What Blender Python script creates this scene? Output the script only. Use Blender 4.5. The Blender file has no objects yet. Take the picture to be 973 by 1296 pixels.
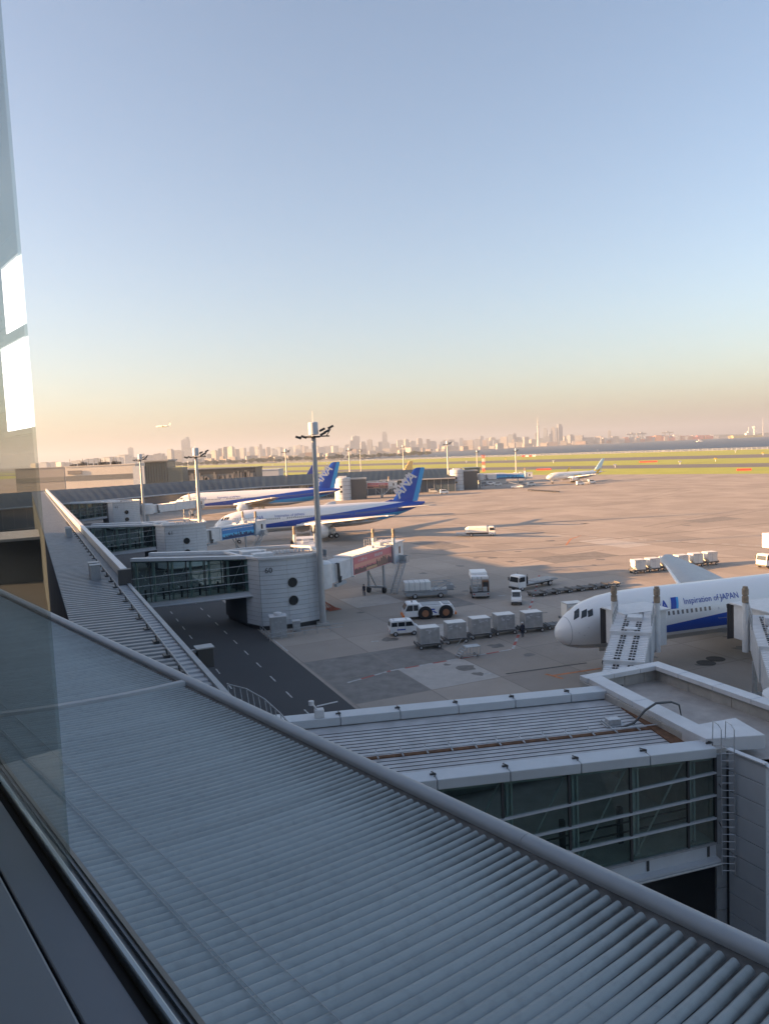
import bpy, bmesh, math, random
from mathutils import Vector, Matrix, noise
R=math.radians; random.seed(7)
sc=bpy.context.scene; col=sc.collection
# ------------------------------------------------------------------ camera
F=950.0; W,H=973.0,1296.0
PITCH,ROLL=R(4.7),R(2.5)
CAM=Vector((0,0,22.0))
fw=Vector((0,math.cos(PITCH),-math.sin(PITCH)))
rt0=Vector((1,0,0)); up0=rt0.cross(fw)
rt=rt0*math.cos(ROLL)-up0*math.sin(ROLL); up=rt.cross(fw)
cd=bpy.data.cameras.new('camera'); cam=bpy.data.objects.new('camera',cd); col.objects.link(cam)
m=Matrix((rt,up,-fw)).transposed().to_4x4(); m.translation=CAM; cam.matrix_world=m
cd.sensor_fit='VERTICAL'; cd.sensor_height=24.0; cd.lens=24.0*F/H
cd.clip_start=0.05; cd.clip_end=90000
sc.camera=cam
def ray(x,y): return fw+rt*((x-W/2)/F)+up*((H/2-y)/F)
def G(x,y,z=0.0):
    d=ray(x,y); return CAM+d*((z-CAM.z)/d.z)
def D(x,y,dist):
    d=ray(x,y); return CAM+d*(dist/d.y)
# ------------------------------------------------------------------ light
SUN_EL=R(10.5); SUND=Vector((math.cos(SUN_EL),0.10*math.cos(SUN_EL),-math.sin(SUN_EL))).normalized()
sc.view_settings.view_transform='Standard'; sc.view_settings.look='None'; sc.view_settings.gamma=1.0
sc.view_settings.exposure=2.32
w=bpy.data.worlds.new('World'); sc.world=w; w.use_nodes=True
nt=w.node_tree; bg=nt.nodes['Background']; sky=nt.nodes.new('ShaderNodeTexSky'); sky.sky_type='NISHITA'
sky.sun_disc=False; sky.sun_elevation=SUN_EL; sky.sun_rotation=math.atan2(-SUND.x,-SUND.y)
sky.altitude=20; sky.air_density=1.0; sky.dust_density=2.2; sky.ozone_density=1.5
hsv=nt.nodes.new('ShaderNodeHueSaturation'); hsv.inputs['Saturation'].default_value=.89; nt.links.new(sky.outputs[0],hsv.inputs['Color'])
tint=nt.nodes.new('ShaderNodeMix'); tint.data_type='RGBA'; tint.blend_type='MULTIPLY'; tint.inputs[0].default_value=1.0; tint.inputs[7].default_value=(.985,.965,1.0,1)
nt.links.new(hsv.outputs[0],tint.inputs[6]); nt.links.new(tint.outputs[2],bg.inputs[0]); bg.inputs[1].default_value=0.065
sl=bpy.data.lights.new('sun','SUN'); sl.energy=5.0; sl.angle=R(0.5); sl.color=(1,0.55,0.24)
so=bpy.data.objects.new('sun',sl); col.objects.link(so); so.rotation_euler=SUND.to_track_quat('-Z','Y').to_euler()
sc.cycles.max_bounces=6; sc.cycles.volume_bounces=0; sc.cycles.transparent_max_bounces=12
sc.cycles.use_denoising=True
sc.cycles.caustics_reflective=False; sc.cycles.caustics_refractive=False
# ------------------------------------------------------------------ materials
MATS={}
def mat(name,c,rough=0.6,metal=0.0,var=0.0,vs=1.0,emit=0.0,spec=0.5,stretch=None,bump=0.0,bs=20.0):
    if name in MATS: return MATS[name]
    m=bpy.data.materials.new(name); m.use_nodes=True; n=m.node_tree; b=n.nodes['Principled BSDF']
    b.inputs['Base Color'].default_value=(*c,1); b.inputs['Roughness'].default_value=rough; b.inputs['Metallic'].default_value=metal
    b.inputs['Specular IOR Level'].default_value=spec
    if emit:
        b.inputs['Emission Color'].default_value=(*c,1); b.inputs['Emission Strength'].default_value=emit
    if var or bump:
        tc=n.nodes.new('ShaderNodeTexCoord'); mp=n.nodes.new('ShaderNodeMapping')
        n.links.new(tc.outputs['Object'],mp.inputs[0])
        if stretch: mp.inputs['Scale'].default_value=stretch
    if var:
        t=n.nodes.new('ShaderNodeTexNoise'); t.inputs['Scale'].default_value=vs; t.inputs['Detail'].default_value=6; t.inputs['Roughness'].default_value=0.65
        n.links.new(mp.outputs[0],t.inputs['Vector'])
        r=n.nodes.new('ShaderNodeValToRGB'); r.color_ramp.elements[0].position=0.3; r.color_ramp.elements[1].position=0.7
        r.color_ramp.elements[0].color=(*[x*(1-var) for x in c],1); r.color_ramp.elements[1].color=(*[min(1,x*(1+var*0.6)) for x in c],1)
        n.links.new(t.outputs[0],r.inputs[0]); n.links.new(r.outputs[0],b.inputs['Base Color'])
    if bump:
        t2=n.nodes.new('ShaderNodeTexNoise'); t2.inputs['Scale'].default_value=bs; t2.inputs['Detail'].default_value=4
        n.links.new(mp.outputs[0],t2.inputs['Vector']); bp=n.nodes.new('ShaderNodeBump'); bp.inputs['Strength'].default_value=bump; bp.inputs['Distance'].default_value=0.02
        n.links.new(t2.outputs[0],bp.inputs['Height']); n.links.new(bp.outputs[0],b.inputs['Normal'])
    MATS[name]=m; return m
def glassmat(name,tint,mix,rough=0.03,ior=1.5,gcol=(1,1,1),mult=.8):
    m=bpy.data.materials.new(name); m.use_nodes=True; n=m.node_tree; n.nodes.clear()
    o=n.nodes.new('ShaderNodeOutputMaterial'); t=n.nodes.new('ShaderNodeBsdfTransparent'); t.inputs[0].default_value=(*tint,1)
    g=n.nodes.new('ShaderNodeBsdfGlossy'); g.inputs[0].default_value=(*gcol,1); g.inputs[1].default_value=rough
    ge=n.nodes.new('ShaderNodeNewGeometry'); dp=n.nodes.new('ShaderNodeVectorMath'); dp.operation='DOT_PRODUCT'; n.links.new(ge.outputs['Normal'],dp.inputs[0]); n.links.new(ge.outputs['Incoming'],dp.inputs[1])
    def mm(op,a,bv):
        q=n.nodes.new('ShaderNodeMath'); q.operation=op
        for i,v in enumerate((a,bv)):
            if isinstance(v,(int,float)): q.inputs[i].default_value=v
            else: n.links.new(v,q.inputs[i])
        return q
    fr=mm('ADD',mm('MULTIPLY',mm('POWER',mm('SUBTRACT',1.0,mm('ABSOLUTE',dp.outputs['Value'],0).outputs[0]).outputs[0],5.0).outputs[0],.96).outputs[0],.04)
    ma=n.nodes.new('ShaderNodeMath'); ma.operation='MULTIPLY_ADD'; ma.inputs[1].default_value=mult; ma.inputs[2].default_value=mix; ma.use_clamp=True
    mx=n.nodes.new('ShaderNodeMixShader'); n.links.new(fr.outputs[0],ma.inputs[0]); n.links.new(ma.outputs[0],mx.inputs[0])
    n.links.new(t.outputs[0],mx.inputs[1]); n.links.new(g.outputs[0],mx.inputs[2]); n.links.new(mx.outputs[0],o.inputs[0])
    MATS[name]=m; return m
white=mat('white_paint',(.62,.63,.65),.42,var=.10,vs=1.3)
panelw=mat('white_panel',(.54,.575,.61),.4,var=.07,vs=.9)
offw=mat('grey_white',(.34,.36,.38),.5,var=.15,vs=2)
steel=mat('galvanised',(.42,.44,.46),.45,.35,var=.2,vs=5)
alu=mat('aluminium',(.55,.56,.58),.38,.5,var=.25,vs=4)
dark=mat('dark_metal',(.05,.052,.055),.5)
black=mat('rubber',(.018,.018,.02),.75)
rust=mat('rust',(.17,.085,.045),.85,var=.5,vs=3)
darkglass=mat('dark_glass',(.02,.026,.03),.08,spec=.8)
roofrib=mat('roof_rib',(.325,.37,.385),.5,.0,spec=.3)
def grime(m,base):
    n=m.node_tree; K=n.links.new; b=n.nodes['Principled BSDF']
    tc=n.nodes.new('ShaderNodeTexCoord'); oi=n.nodes.new('ShaderNodeObjectInfo'); g=n.nodes.new('ShaderNodeNewGeometry')
    def ns(st,sc_,det,src):
        q=n.nodes.new('ShaderNodeMapping'); q.inputs['Scale'].default_value=st; K(src,q.inputs[0]); t=n.nodes.new('ShaderNodeTexNoise'); t.inputs['Scale'].default_value=sc_; t.inputs['Detail'].default_value=det; K(q.outputs[0],t.inputs['Vector']); return t.outputs[0]
    def mr(v,a,c,d,e):
        r=n.nodes.new('ShaderNodeMapRange'); r.inputs[1].default_value=a; r.inputs[2].default_value=c; r.inputs[3].default_value=d; r.inputs[4].default_value=e; K(v,r.inputs[0]); return r.outputs[0]
    def mul(a,c):
        q=n.nodes.new('ShaderNodeMath'); q.operation='MULTIPLY'; K(a,q.inputs[0]); K(c,q.inputs[1]); return q.outputs[0]
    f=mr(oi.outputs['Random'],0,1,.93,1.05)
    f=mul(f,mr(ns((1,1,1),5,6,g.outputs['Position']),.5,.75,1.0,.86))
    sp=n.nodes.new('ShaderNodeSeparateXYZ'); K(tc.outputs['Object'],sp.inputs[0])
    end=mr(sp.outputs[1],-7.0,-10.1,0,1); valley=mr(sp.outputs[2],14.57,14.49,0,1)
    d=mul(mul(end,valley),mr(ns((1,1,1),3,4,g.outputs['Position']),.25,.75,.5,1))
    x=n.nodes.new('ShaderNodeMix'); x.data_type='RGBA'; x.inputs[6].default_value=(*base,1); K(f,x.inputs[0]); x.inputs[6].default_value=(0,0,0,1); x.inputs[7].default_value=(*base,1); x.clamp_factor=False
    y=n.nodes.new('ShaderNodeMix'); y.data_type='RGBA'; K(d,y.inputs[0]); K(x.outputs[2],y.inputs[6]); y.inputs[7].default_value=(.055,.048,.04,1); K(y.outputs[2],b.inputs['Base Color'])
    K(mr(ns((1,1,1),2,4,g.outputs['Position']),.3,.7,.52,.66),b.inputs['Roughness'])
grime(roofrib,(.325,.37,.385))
roofbed=mat('roof_bed',(.09,.085,.08),.8,var=.6,vs=2.0)
gutterm=mat('gutter_metal',(.33,.355,.38),.52,.1,var=.10,vs=.8)
pierroof=mat('pier_roof_metal',(.22,.235,.25),.45,.25,var=.2,vs=1.2)
farroof=mat('far_roof',(.022,.043,.068),.6,.0,spec=.2,var=.3,vs=.15)
bluep=mat('fin_blue',(.012,.055,.36),.3)
lblue=mat('light_blue',(.04,.34,.72),.3)
redm=mat('red_paint',(.5,.06,.04),.5); orange=mat('orange_paint',(.75,.22,.04),.5); yellow=mat('yellow_paint',(.8,.55,.05),.5)
conc=mat('concrete',(.36,.35,.33),.85,var=.25,vs=.8,bump=.2)
deck=mat('roof_deck',(.40,.37,.345),.85,var=.22,vs=.9)
navy=mat('navy_cloth',(.03,.035,.06),.85); skin=mat('skin',(.45,.28,.2),.6)
glassf=glassmat('facade_glass',(.74,.83,.80),.03)
panegl=glassmat('pane_glass',(.86,.89,.87),.0,0.0,mult=.75)
signal=mat('amber_lens',(.6,.35,.1),.3)
grn=mat('shrub_green',(.05,.085,.03),.8,var=.5,vs=4)
# ------------------------------------------------------------------ mesh helpers
class MB:
    def __init__(s): s.v=[]; s.f=[]
    def add(s,vs,fs):
        o=len(s.v); s.v+= [tuple(x) for x in vs]; s.f+=[tuple(i+o for i in f) for f in fs]; return s
    def box(s,c,d,rz=0,M=None):
        x,y,z=[k/2 for k in d]; vs=[Vector((a*x,b*y,e*z)) for e in(-1,1) for a,b in((-1,-1),(1,-1),(1,1),(-1,1))]
        if M is None: M=Matrix.Rotation(rz,3,'Z')
        vs=[M@v+Vector(c) for v in vs]
        return s.add(vs,[(3,2,1,0),(4,5,6,7),(0,1,5,4),(1,2,6,5),(2,3,7,6),(3,0,4,7)])
    def b2(s,x0,x1,y0,y1,z0,z1): return s.box(((x0+x1)/2,(y0+y1)/2,(z0+z1)/2),(abs(x1-x0),abs(y1-y0),abs(z1-z0)))
    def prism(s,poly,z0,z1):
        n=len(poly); vs=[(p[0],p[1],z0) for p in poly]+[(p[0],p[1],z1) for p in poly]
        return s.add(vs,[tuple(range(n))[::-1],tuple(range(n,2*n))]+[(i,(i+1)%n,(i+1)%n+n,i+n) for i in range(n)])
    def prof(s,poly,y0,y1):  # x-z polygon extruded along y
        n=len(poly); vs=[(p[0],y0,p[1]) for p in poly]+[(p[0],y1,p[1]) for p in poly]
        return s.add(vs,[tuple(range(n)),tuple(range(n,2*n))[::-1]]+[(i+n,(i+1)%n+n,(i+1)%n,i) for i in range(n)])
    def bar(s,a,b,w,h=None,upv=(0,0,1)):
        a,b=Vector(a),Vector(b); h=h or w; d=(b-a); L=d.length
        if L<1e-6: return s
        d/=L; u=Vector(upv)
        if abs(d.dot(u))>.98: u=Vector((0,1,0))
        r=d.cross(u).normalized(); u=r.cross(d)
        M=Matrix((r,d,u)).transposed(); return s.box((a+b)/2,(w,L,h),M=M)
    def tube(s,pts,r,n=8,cap=True):
        pts=[Vector(p) for p in pts]; k=len(pts); rs=r if isinstance(r,(list,tuple)) else [r]*k; vs=[]; pu=None
        for i,p in enumerate(pts):
            t=(pts[min(i+1,k-1)]-pts[max(i-1,0)]).normalized()
            u=Vector((0,0,1)) if abs(t.z)<.95 else Vector((0,1,0))
            a=t.cross(u).normalized(); b=a.cross(t)
            for j in range(n):
                q=2*math.pi*j/n; vs.append(p+(a*math.cos(q)+b*math.sin(q))*rs[i])
        fs=[(i*n+j,i*n+(j+1)%n,(i+1)*n+(j+1)%n,(i+1)*n+j) for i in range(k-1) for j in range(n)]
        if cap: fs+=[tuple(range(n))[::-1],tuple(range((k-1)*n,k*n))]
        return s.add(vs,fs)
    def lathe(s,c,prof,n=16,axis='z',cap=True):
        vs=[];k=len(prof)
        for (r,h) in prof:
            for j in range(n):
                q=2*math.pi*j/n; x,y=r*math.cos(q),r*math.sin(q)
                vs.append(Vector(c)+Vector({'z':(x,y,h),'x':(h,x,y),'y':(x,h,y)}[axis]))
        fs=[(i*n+j,i*n+(j+1)%n,(i+1)*n+(j+1)%n,(i+1)*n+j) for i in range(k-1) for j in range(n)]
        if cap: fs+=[tuple(range(n))[::-1],tuple(range((k-1)*n,k*n))]
        return s.add(vs,fs)
    def quad(s,a,b,c,d): return s.add([a,b,c,d],[(0,1,2,3)])
    def loft(s,secs,close=True,cap=True):
        n=len(secs[0]); vs=[p for q in secs for p in q]; k=len(secs); e=n if close else n-1
        fs=[(i*n+j,i*n+(j+1)%n,(i+1)*n+(j+1)%n,(i+1)*n+j) for i in range(k-1) for j in range(e)]
        if cap: fs+=[tuple(range(n))[::-1],tuple(range((k-1)*n,k*n))]
        return s.add(vs,fs)
    def mesh(s,name,m,smooth=False,angle=None):
        me=bpy.data.meshes.new(name); me.from_pydata(s.v,[],s.f); me.update()
        bm=bmesh.new(); bm.from_mesh(me); bmesh.ops.recalc_face_normals(bm,faces=bm.faces); bm.to_mesh(me); bm.free()
        if smooth:
            me.polygons.foreach_set('use_smooth',[True]*len(me.polygons))
            if angle is not None: me.set_sharp_from_angle(angle=R(angle))
        if m: me.materials.append(m)
        return me
    def ob(s,name,m,parent=None,world=False,smooth=False,angle=40,bevel=0,loc=None,kind=None):
        if world and parent is not None:
            inv=root_mat(parent).inverted(); s.v=[tuple(inv@Vector(v)) for v in s.v]
        return link(name,s.mesh(name,m,smooth,angle),parent,bevel,loc,kind)
def root_mat(o):
    M=o.matrix_basis.copy()
    while o.parent: o=o.parent; M=o.matrix_basis@M
    return M
def link(name,me,parent=None,bevel=0,loc=None,kind=None,rz=0):
    o=bpy.data.objects.new(name,me); col.objects.link(o); o.parent=parent
    if loc is not None: o.location=loc
    if rz: o.rotation_euler.z=rz
    if bevel:
        b=o.modifiers.new('bevel','BEVEL'); b.width=bevel; b.segments=2; b.limit_method='ANGLE'; b.angle_limit=R(35)
    if kind: o['kind']=kind
    return o
def tag(o,label=None,cat=None,group=None,kind=None):
    if label: o['label']=label
    if cat: o['category']=cat
    if group: o['group']=group
    if kind: o['kind']=kind
    return o
def thing(name,label,cat,loc=(0,0,0),rz=0,group=None,kind=None):
    o=bpy.data.objects.new(name,None); col.objects.link(o); o.location=loc; o.rotation_euler=(0,0,rz); o.empty_display_size=.2
    o.matrix_basis=Matrix.Translation(Vector(loc))@Matrix.Rotation(rz,4,'Z')
    return tag(o,label,cat,group,kind)
KIDS={}
def copy_tree(o,parent=None):
    c=o.copy(); col.objects.link(c); c.parent=parent
    if parent: c.matrix_parent_inverse=o.matrix_parent_inverse.copy()
    for ch in [x for x in sc.objects if x.parent==o]: copy_tree(ch,c)
    return c
def dup(o,loc,rz,label,scale=None):
    c=copy_tree(o); c.location=loc; c.rotation_euler=(0,0,rz); c['label']=label
    if scale: c.scale=scale
    return c
def text_mesh(s,size,shear=0,extrude=0.0,bold=0.0,res=2):
    cu=bpy.data.curves.new('txt','FONT'); cu.body=s; cu.size=size; cu.shear=shear; cu.extrude=extrude; cu.offset=bold; cu.resolution_u=res
    o=bpy.data.objects.new('txt',cu); col.objects.link(o); bpy.context.view_layer.update()
    me=bpy.data.meshes.new_from_object(o.evaluated_get(bpy.context.evaluated_depsgraph_get()))
    bpy.data.objects.remove(o); bpy.data.curves.remove(cu)
    xs=[v.co.x for v in me.vertices] or [0]
    return me,min(xs),max(xs)
# ------------------------------------------------------------------ shared frames
A_=Vector((-.637,.771,0)); B_=Vector((.771,.637,0))   # along and out from the terminal's window wall
def SQ(s,q,z=0): v=A_*s+B_*q; return Vector((v.x,v.y,z))
# ================================================================== SETTING: ground, sea, air
def sheet(name,poly,z,m,kind='structure'):
    mb=MB(); mb.add([(p[0],p[1],z) for p in poly],[tuple(range(len(poly)))]); return mb.ob(name,m,kind=kind)
def ground_mat(name,c1,c2,slab=0,rot=0,streak=0.35,stain=0.5):
    m=bpy.data.materials.new(name); m.use_nodes=True; n=m.node_tree; b=n.nodes['Principled BSDF']; b.inputs['Roughness'].default_value=.82; L=n.links.new
    tc=n.nodes.new('ShaderNodeTexCoord'); mp=n.nodes.new('ShaderNodeMapping'); mp.inputs['Rotation'].default_value=(0,0,rot); L(tc.outputs['Object'],mp.inputs[0])
    def noise_(sc_,st,det=5):
        q=n.nodes.new('ShaderNodeMapping'); q.inputs['Scale'].default_value=st; L(mp.outputs[0],q.inputs[0])
        t=n.nodes.new('ShaderNodeTexNoise'); t.inputs['Scale'].default_value=sc_; t.inputs['Detail'].default_value=det; t.inputs['Roughness'].default_value=.7; L(q.outputs[0],t.inputs['Vector']); return t.outputs[0]
    def mix(a,bb,f,bt='MIX'):
        x=n.nodes.new('ShaderNodeMix'); x.data_type='RGBA'; x.blend_type=bt
        for s,v in((6,a),(7,bb)):
            if isinstance(v,tuple): x.inputs[s].default_value=(*v,1)
            else: L(v,x.inputs[s])
        if isinstance(f,float): x.inputs[0].default_value=f
        else: L(f,x.inputs[0])
        return x.outputs[2]
    def ramp(v,a,bb,c0=0.,c1=1.):
        r=n.nodes.new('ShaderNodeMapRange'); r.inputs[1].default_value=a; r.inputs[2].default_value=bb; r.inputs[3].default_value=c0; r.inputs[4].default_value=c1; L(v,r.inputs[0]); return r.outputs[0]
    c=mix(c1,c2,ramp(noise_(.05,(1,1,1)),.35,.65))
    c=mix(c,(c1[0]*.35,c1[1]*.35,c1[2]*.36),ramp(noise_(.035,(1,.16,1)),.56,.78,0,streak))
    c=mix(c,(c1[0]*.45,c1[1]*.44,c1[2]*.42),ramp(noise_(.5,(1,1,1),8),.58,.75,0,stain*.6))
    c=mix(c,(c2[0]*1.15,c2[1]*1.15,c2[2]*1.15),ramp(noise_(4,(1,1,1),3),.45,.8,0,.25))
    if slab:
        t=n.nodes.new('ShaderNodeTexBrick'); t.offset=0; t.inputs['Scale'].default_value=1; t.inputs['Brick Width'].default_value=slab; t.inputs['Row Height'].default_value=slab
        t.inputs['Mortar Size'].default_value=.05; t.inputs['Mortar Smooth'].default_value=.3; t.inputs['Color1'].default_value=(.74,.74,.74,1); t.inputs['Color2'].default_value=(1.06,1.05,1.04,1); t.inputs['Mortar'].default_value=(.5,.5,.5,1); t.inputs['Bias'].default_value=.2
        L(mp.outputs[0],t.inputs['Vector']); c=mix(c,t.outputs[0],.8,'MULTIPLY')
    L(c,b.inputs['Base Color']); return m
apron_m=ground_mat('apron_concrete',(.30,.262,.225),(.37,.325,.285),7.5,R(-23.5))
asph_m=ground_mat('asphalt',(.045,.046,.05),(.058,.059,.062),0,R(-23.5),.2,.3)
taxi_m=ground_mat('taxiway_asphalt',(.12,.115,.11),(.16,.155,.15),0,R(49),.4,.4)
grass_m=ground_mat('airfield_grass',(.29,.33,.03),(.38,.39,.05),0,R(49),.55,.8)
land_m=ground_mat('city_ground',(.14,.14,.12),(.2,.19,.17))
sea_m=mat('sea_water',(.03,.065,.115),.5,spec=.12,bump=.6,bs=.05)
O_=Vector((207,405,0)); U_=Vector((-.66,.751,0)); V_=Vector((.751,.66,0))
def UV(u,v): q=O_+U_*u+V_*v; return (q.x,q.y)
sheet('sea',[(-23500,-1400),(23500,-1400),(23500,19600),(-23500,19600)],-1.6,sea_m)
sheet('grass_ground',[UV(-1500,700),UV(3300,700),(-4500,2800),(-4500,-300),(1300,-300)],-.04,grass_m)
sheet('apron',[UV(-760,9),UV(1300,9),(-900,1200),(-900,-200),(700,-200)],0,apron_m)
sheet('taxiway',[UV(-900,98),UV(2600,98),UV(2600,166),UV(-900,166)],-.01,taxi_m)
sheet('runway',[UV(-1100,303),UV(3000,303),UV(3000,425),UV(-1100,425)],-.01,taxi_m)
far_shore=[(-9000,1900),(-700,1900),(-60,2350),(120,3600),(700,5000),(2300,5600),(9000,6200),(23000,9000),(23000,19000),(-23000,19000),(-23000,1900)]
sheet('far_land',far_shore,-.3,land_m)
# low seawall along the runway shore
mb=MB(); a,b=UV(-1500,699),UV(3300,699); mb.bar((*a,-.8),(*b,-.8),1.2,1.9); mb.ob('seawall',conc,kind='structure')
# hills behind the port
mb=MB(); N=60
sec=[]
for i in range(N+1):
    x=3300+i*120; y=7600+x*.18; h=max(4,70*math.exp(-((i-34)/22)**2)+16*noise.noise(Vector((i*.23,0,0)))+18)
    sec.append([(x,y-160,-1),(x,y-60,h*.7),(x,y,h),(x,y+300,-1)])
mb.loft(sec,close=False,cap=False); mb.ob('hill',mat('wooded_hill',(.06,.07,.05),.9,var=.4,vs=.02),kind='structure',smooth=True)
# asphalt service road along the pier, lane dashes, edge line
def road_pt(s,t):  # s along road (north), t across from its right edge
    o=Vector((-3.6,63.7,0)); d=Vector((-.3986,.917,0)); n=Vector((.917,.3986,0)); q=o+d*s+n*t; return (q.x,q.y)
sheet('service_road',[road_pt(-75,0),road_pt(235,0),road_pt(235,-15),road_pt(-75,-15)],.004,asph_m)
linew=mat('line_white',(.45,.45,.44),.7,var=.5,vs=2); liner=mat('line_red',(.40,.09,.07),.7,var=.3,vs=3); lineo=mat('line_orange',(.55,.20,.07),.7,var=.5,vs=1.5); linek=mat('line_dark',(.09,.085,.08),.9,var=.3,vs=2)
def strip(mb,a,b,wd,z=.008):
    a=Vector((a[0],a[1],0)); b=Vector((b[0],b[1],0)); d=(b-a).normalized(); n=Vector((-d.y,d.x,0))*wd/2
    mb.quad(*[(p.x,p.y,z) for p in(a-n,b-n,b+n,a+n)])
mb=MB()
for lane in(-3.9,-8.2):
    for i in range(26): strip(mb,road_pt(-40+i*5.6,lane),road_pt(-38+i*5.6,lane),.14)
strip(mb,road_pt(20.6,.35),road_pt(235,.35),.16); mb.ob('road_marking',linew,kind='structure')
def gl(*px): return [G(x,y) for x,y in px]
def polyline(mb,pts,wd,z=.008,dash=None):
    for a,b in zip(pts[:-1],pts[1:]):
        if not dash: strip(mb,a,b,wd,z); continue
        d=(b-a); L=d.length; d/=L; k=0
        while k*dash<L:
            if k%2==0: strip(mb,a+d*k*dash,a+d*min(L,(k+1)*dash),wd,z)
            k+=1
mb=MB(); mb2=MB()
for P in(gl((440,864),(494,849),(648.5,821.7)),gl((648.5,821.7),(675,757),(682,728))):
    polyline(mb,P,.30); polyline(mb2,P,.30,.012,1.6)
mb.ob('stand_line',liner,kind='structure'); mb2.ob('stand_line_white',linew,kind='structure')
mb=MB()
for P in(gl((640,853),(742,839)),gl((630,668),(720,677),(973,694)),gl((520,700),(640,706),(800,703),(973,707)),gl((700,690),(973,662)),gl((560,654),(640,645),(760,640)),gl((600,690),(720,684))):
    polyline(mb,P,.30)
mb.ob('tar_seam',linek,kind='structure')
mb=MB()
for P in(gl((700,855),(760,846)),gl((690,853),(712,859)),gl((716,690),(722,682),(735,678))): polyline(mb,P,.35,.010)
for x,y in((742,790),(1,1)):
    pass
mb.ob('guide_line',lineo,kind='structure')
mb=MB()
for i in range(16):
    polyline(mb,gl((640+i*21,674+i*1.1),(650+i*21,674.6+i*1.1)),.5,.010)
for x,y in((490,745),(500,806),(462,745),(588,752),(630,754),(516,733),(612,853),(470,812)): polyline(mb,gl((x,y),(x+9,y-.6)),.35)
mb.ob('apron_marking',linew,kind='structure')
tyrem=mat('tyre_mark',(.205,.185,.165),.85,var=.35,vs=.6); patch_d=mat('slab_dark',(.22,.205,.19),.85,var=.25,vs=.7); patch_l=mat('slab_pale',(.43,.40,.37),.85,var=.15,vs=.7); oilm=mat('oil_stain',(.16,.145,.13),.6,var=.4,vs=1.2)
mb=MB(); rr=random.Random(77)
for k in range(26):
    x0=rr.uniform(-15,150); y0=rr.uniform(85,330); a=rr.uniform(-.5,.9); cv=rr.uniform(-.02,.02); L=rr.uniform(18,70); wd=rr.uniform(.25,.55)
    for off in(0,rr.choice([2.2,5.5])):
        p=Vector((x0-math.sin(a)*off,y0+math.cos(a)*off,0)); h=a
        for i in range(int(L/3)):
            q=p+Vector((math.cos(h),math.sin(h),0))*3; strip(mb,p,q,wd,.0055); p=q; h+=cv
mb.ob('tyre_mark',tyrem,kind='structure')
SEEN=set()
def slabs(mb,lst,z):
    g=R(23.5); ux=Vector((math.cos(g),math.sin(g),0)); uy=Vector((-math.sin(g),math.cos(g),0))
    for px,py,n,m_ in lst:
        c=G(px,py); i=math.floor(c.dot(ux)/7.5); j=math.floor(c.dot(uy)/7.5)
        for a in range(n):
            for b in range(m_):
                if (i+a,j+b) in SEEN: continue
                SEEN.add((i+a,j+b)); o=ux*((i+a)*7.5+.06)+uy*((j+b)*7.5+.06); q=[o,o+ux*7.38,o+ux*7.38+uy*7.38,o+uy*7.38]; mb.quad(*[(v.x,v.y,z) for v in q])
mb=MB(); slabs(mb,((450,872,1,2),(425,835,2,1),(560,770,1,1),(700,705,2,1),(560,690,1,2),(900,660,2,1)),.0045); mb.ob('dark_slab',patch_d,kind='structure')
mb=MB(); slabs(mb,((520,845,1,1),(600,800,1,1),(800,690,1,2),(480,760,1,1)),.0045); mb.ob('pale_slab',patch_l,kind='structure')
mb=MB()
for k in range(46):
    c=G(rr.uniform(430,960),rr.uniform(660,860)); r=rr.uniform(.25,1.3); n_=11; w_=[r*rr.uniform(.55,1.1) for _ in range(n_)]
    mb.add([(c.x+w_[i]*math.cos(2*math.pi*i/n_),c.y+w_[i]*math.sin(2*math.pi*i/n_),.0075) for i in range(n_)],[tuple(range(n_))])
mb.ob('oil_stain',oilm,kind='structure')
# hydrant pit covers under the wide jet
for k,(x,y) in enumerate(((905,834),(893,839))):
    p=G(x,y); mb=MB(); mb.lathe((0,0,0),[(.9,0),(.9,.02),(.8,.03),(.01,.03)],20)
    tag(mb.ob('pit_cover',mat('cast_iron',(.07,.065,.06),.8,var=.3,vs=4),loc=(p.x,p.y,.006)),('farther','nearer')[k]+' of two round dark pit covers on the apron under the nearest jet','pit cover','pit covers')
# the air
haze=MB(); haze.b2(-24000,24000,-1500,20000,-3,300)
hm=bpy.data.materials.new('haze_air'); hm.use_nodes=True; n=hm.node_tree; n.nodes.clear(); o=n.nodes.new('ShaderNodeOutputMaterial'); v=n.nodes.new('ShaderNodeVolumePrincipled')
v.inputs['Color'].default_value=(.51,.60,.76,1); v.inputs['Density'].default_value=.00013; v.inputs['Anisotropy'].default_value=0.2
n.links.new(v.outputs[0],o.inputs['Volume'])
haze.ob('haze',hm,kind='stuff')
# ================================================================== NEAR TERMINAL
RZ=math.atan2(.771,-.637)      # local x runs along the window wall, local -y outward
zr=lambda q:14.5+.011*(10.4-q)**2
tb=thing('terminal_building','terminal block with dark glass corridor and window wall beside the camera','building',(0,0,0),RZ)
mb=MB(); mb.b2(-60,125,2.6,60,0,36); mb.ob('main_block',mat('block_concrete',(.35,.35,.36),.8,var=.2,vs=.3),tb)
mb=MB(); mb.b2(-60,60,-.6,2.6,0,20.7); mb.b2(-60,60,-10.2,-.6,0,13.6); mb.ob('lower_wall',mat('wall_grey',(.2,.22,.24),.6,var=.1),tb)
cw=mat('corridor_dark',(.012,.014,.015),.7)
mb=MB(); mb.b2(-12,60,2.45,2.6,20.7,25.6); mb.b2(-12,60,-.45,2.6,25.5,25.7)
for z in(21.6,22.2,22.9,23.5,24.2): mb.b2(-12,60,2.38,2.45,z,z+.06)
mb.ob('corridor_wall',cw,tb)
mb=MB(); mb.b2(-12,60,-.2,2.6,20.7,20.8); mb.ob('corridor_floor',cw,tb)
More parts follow.
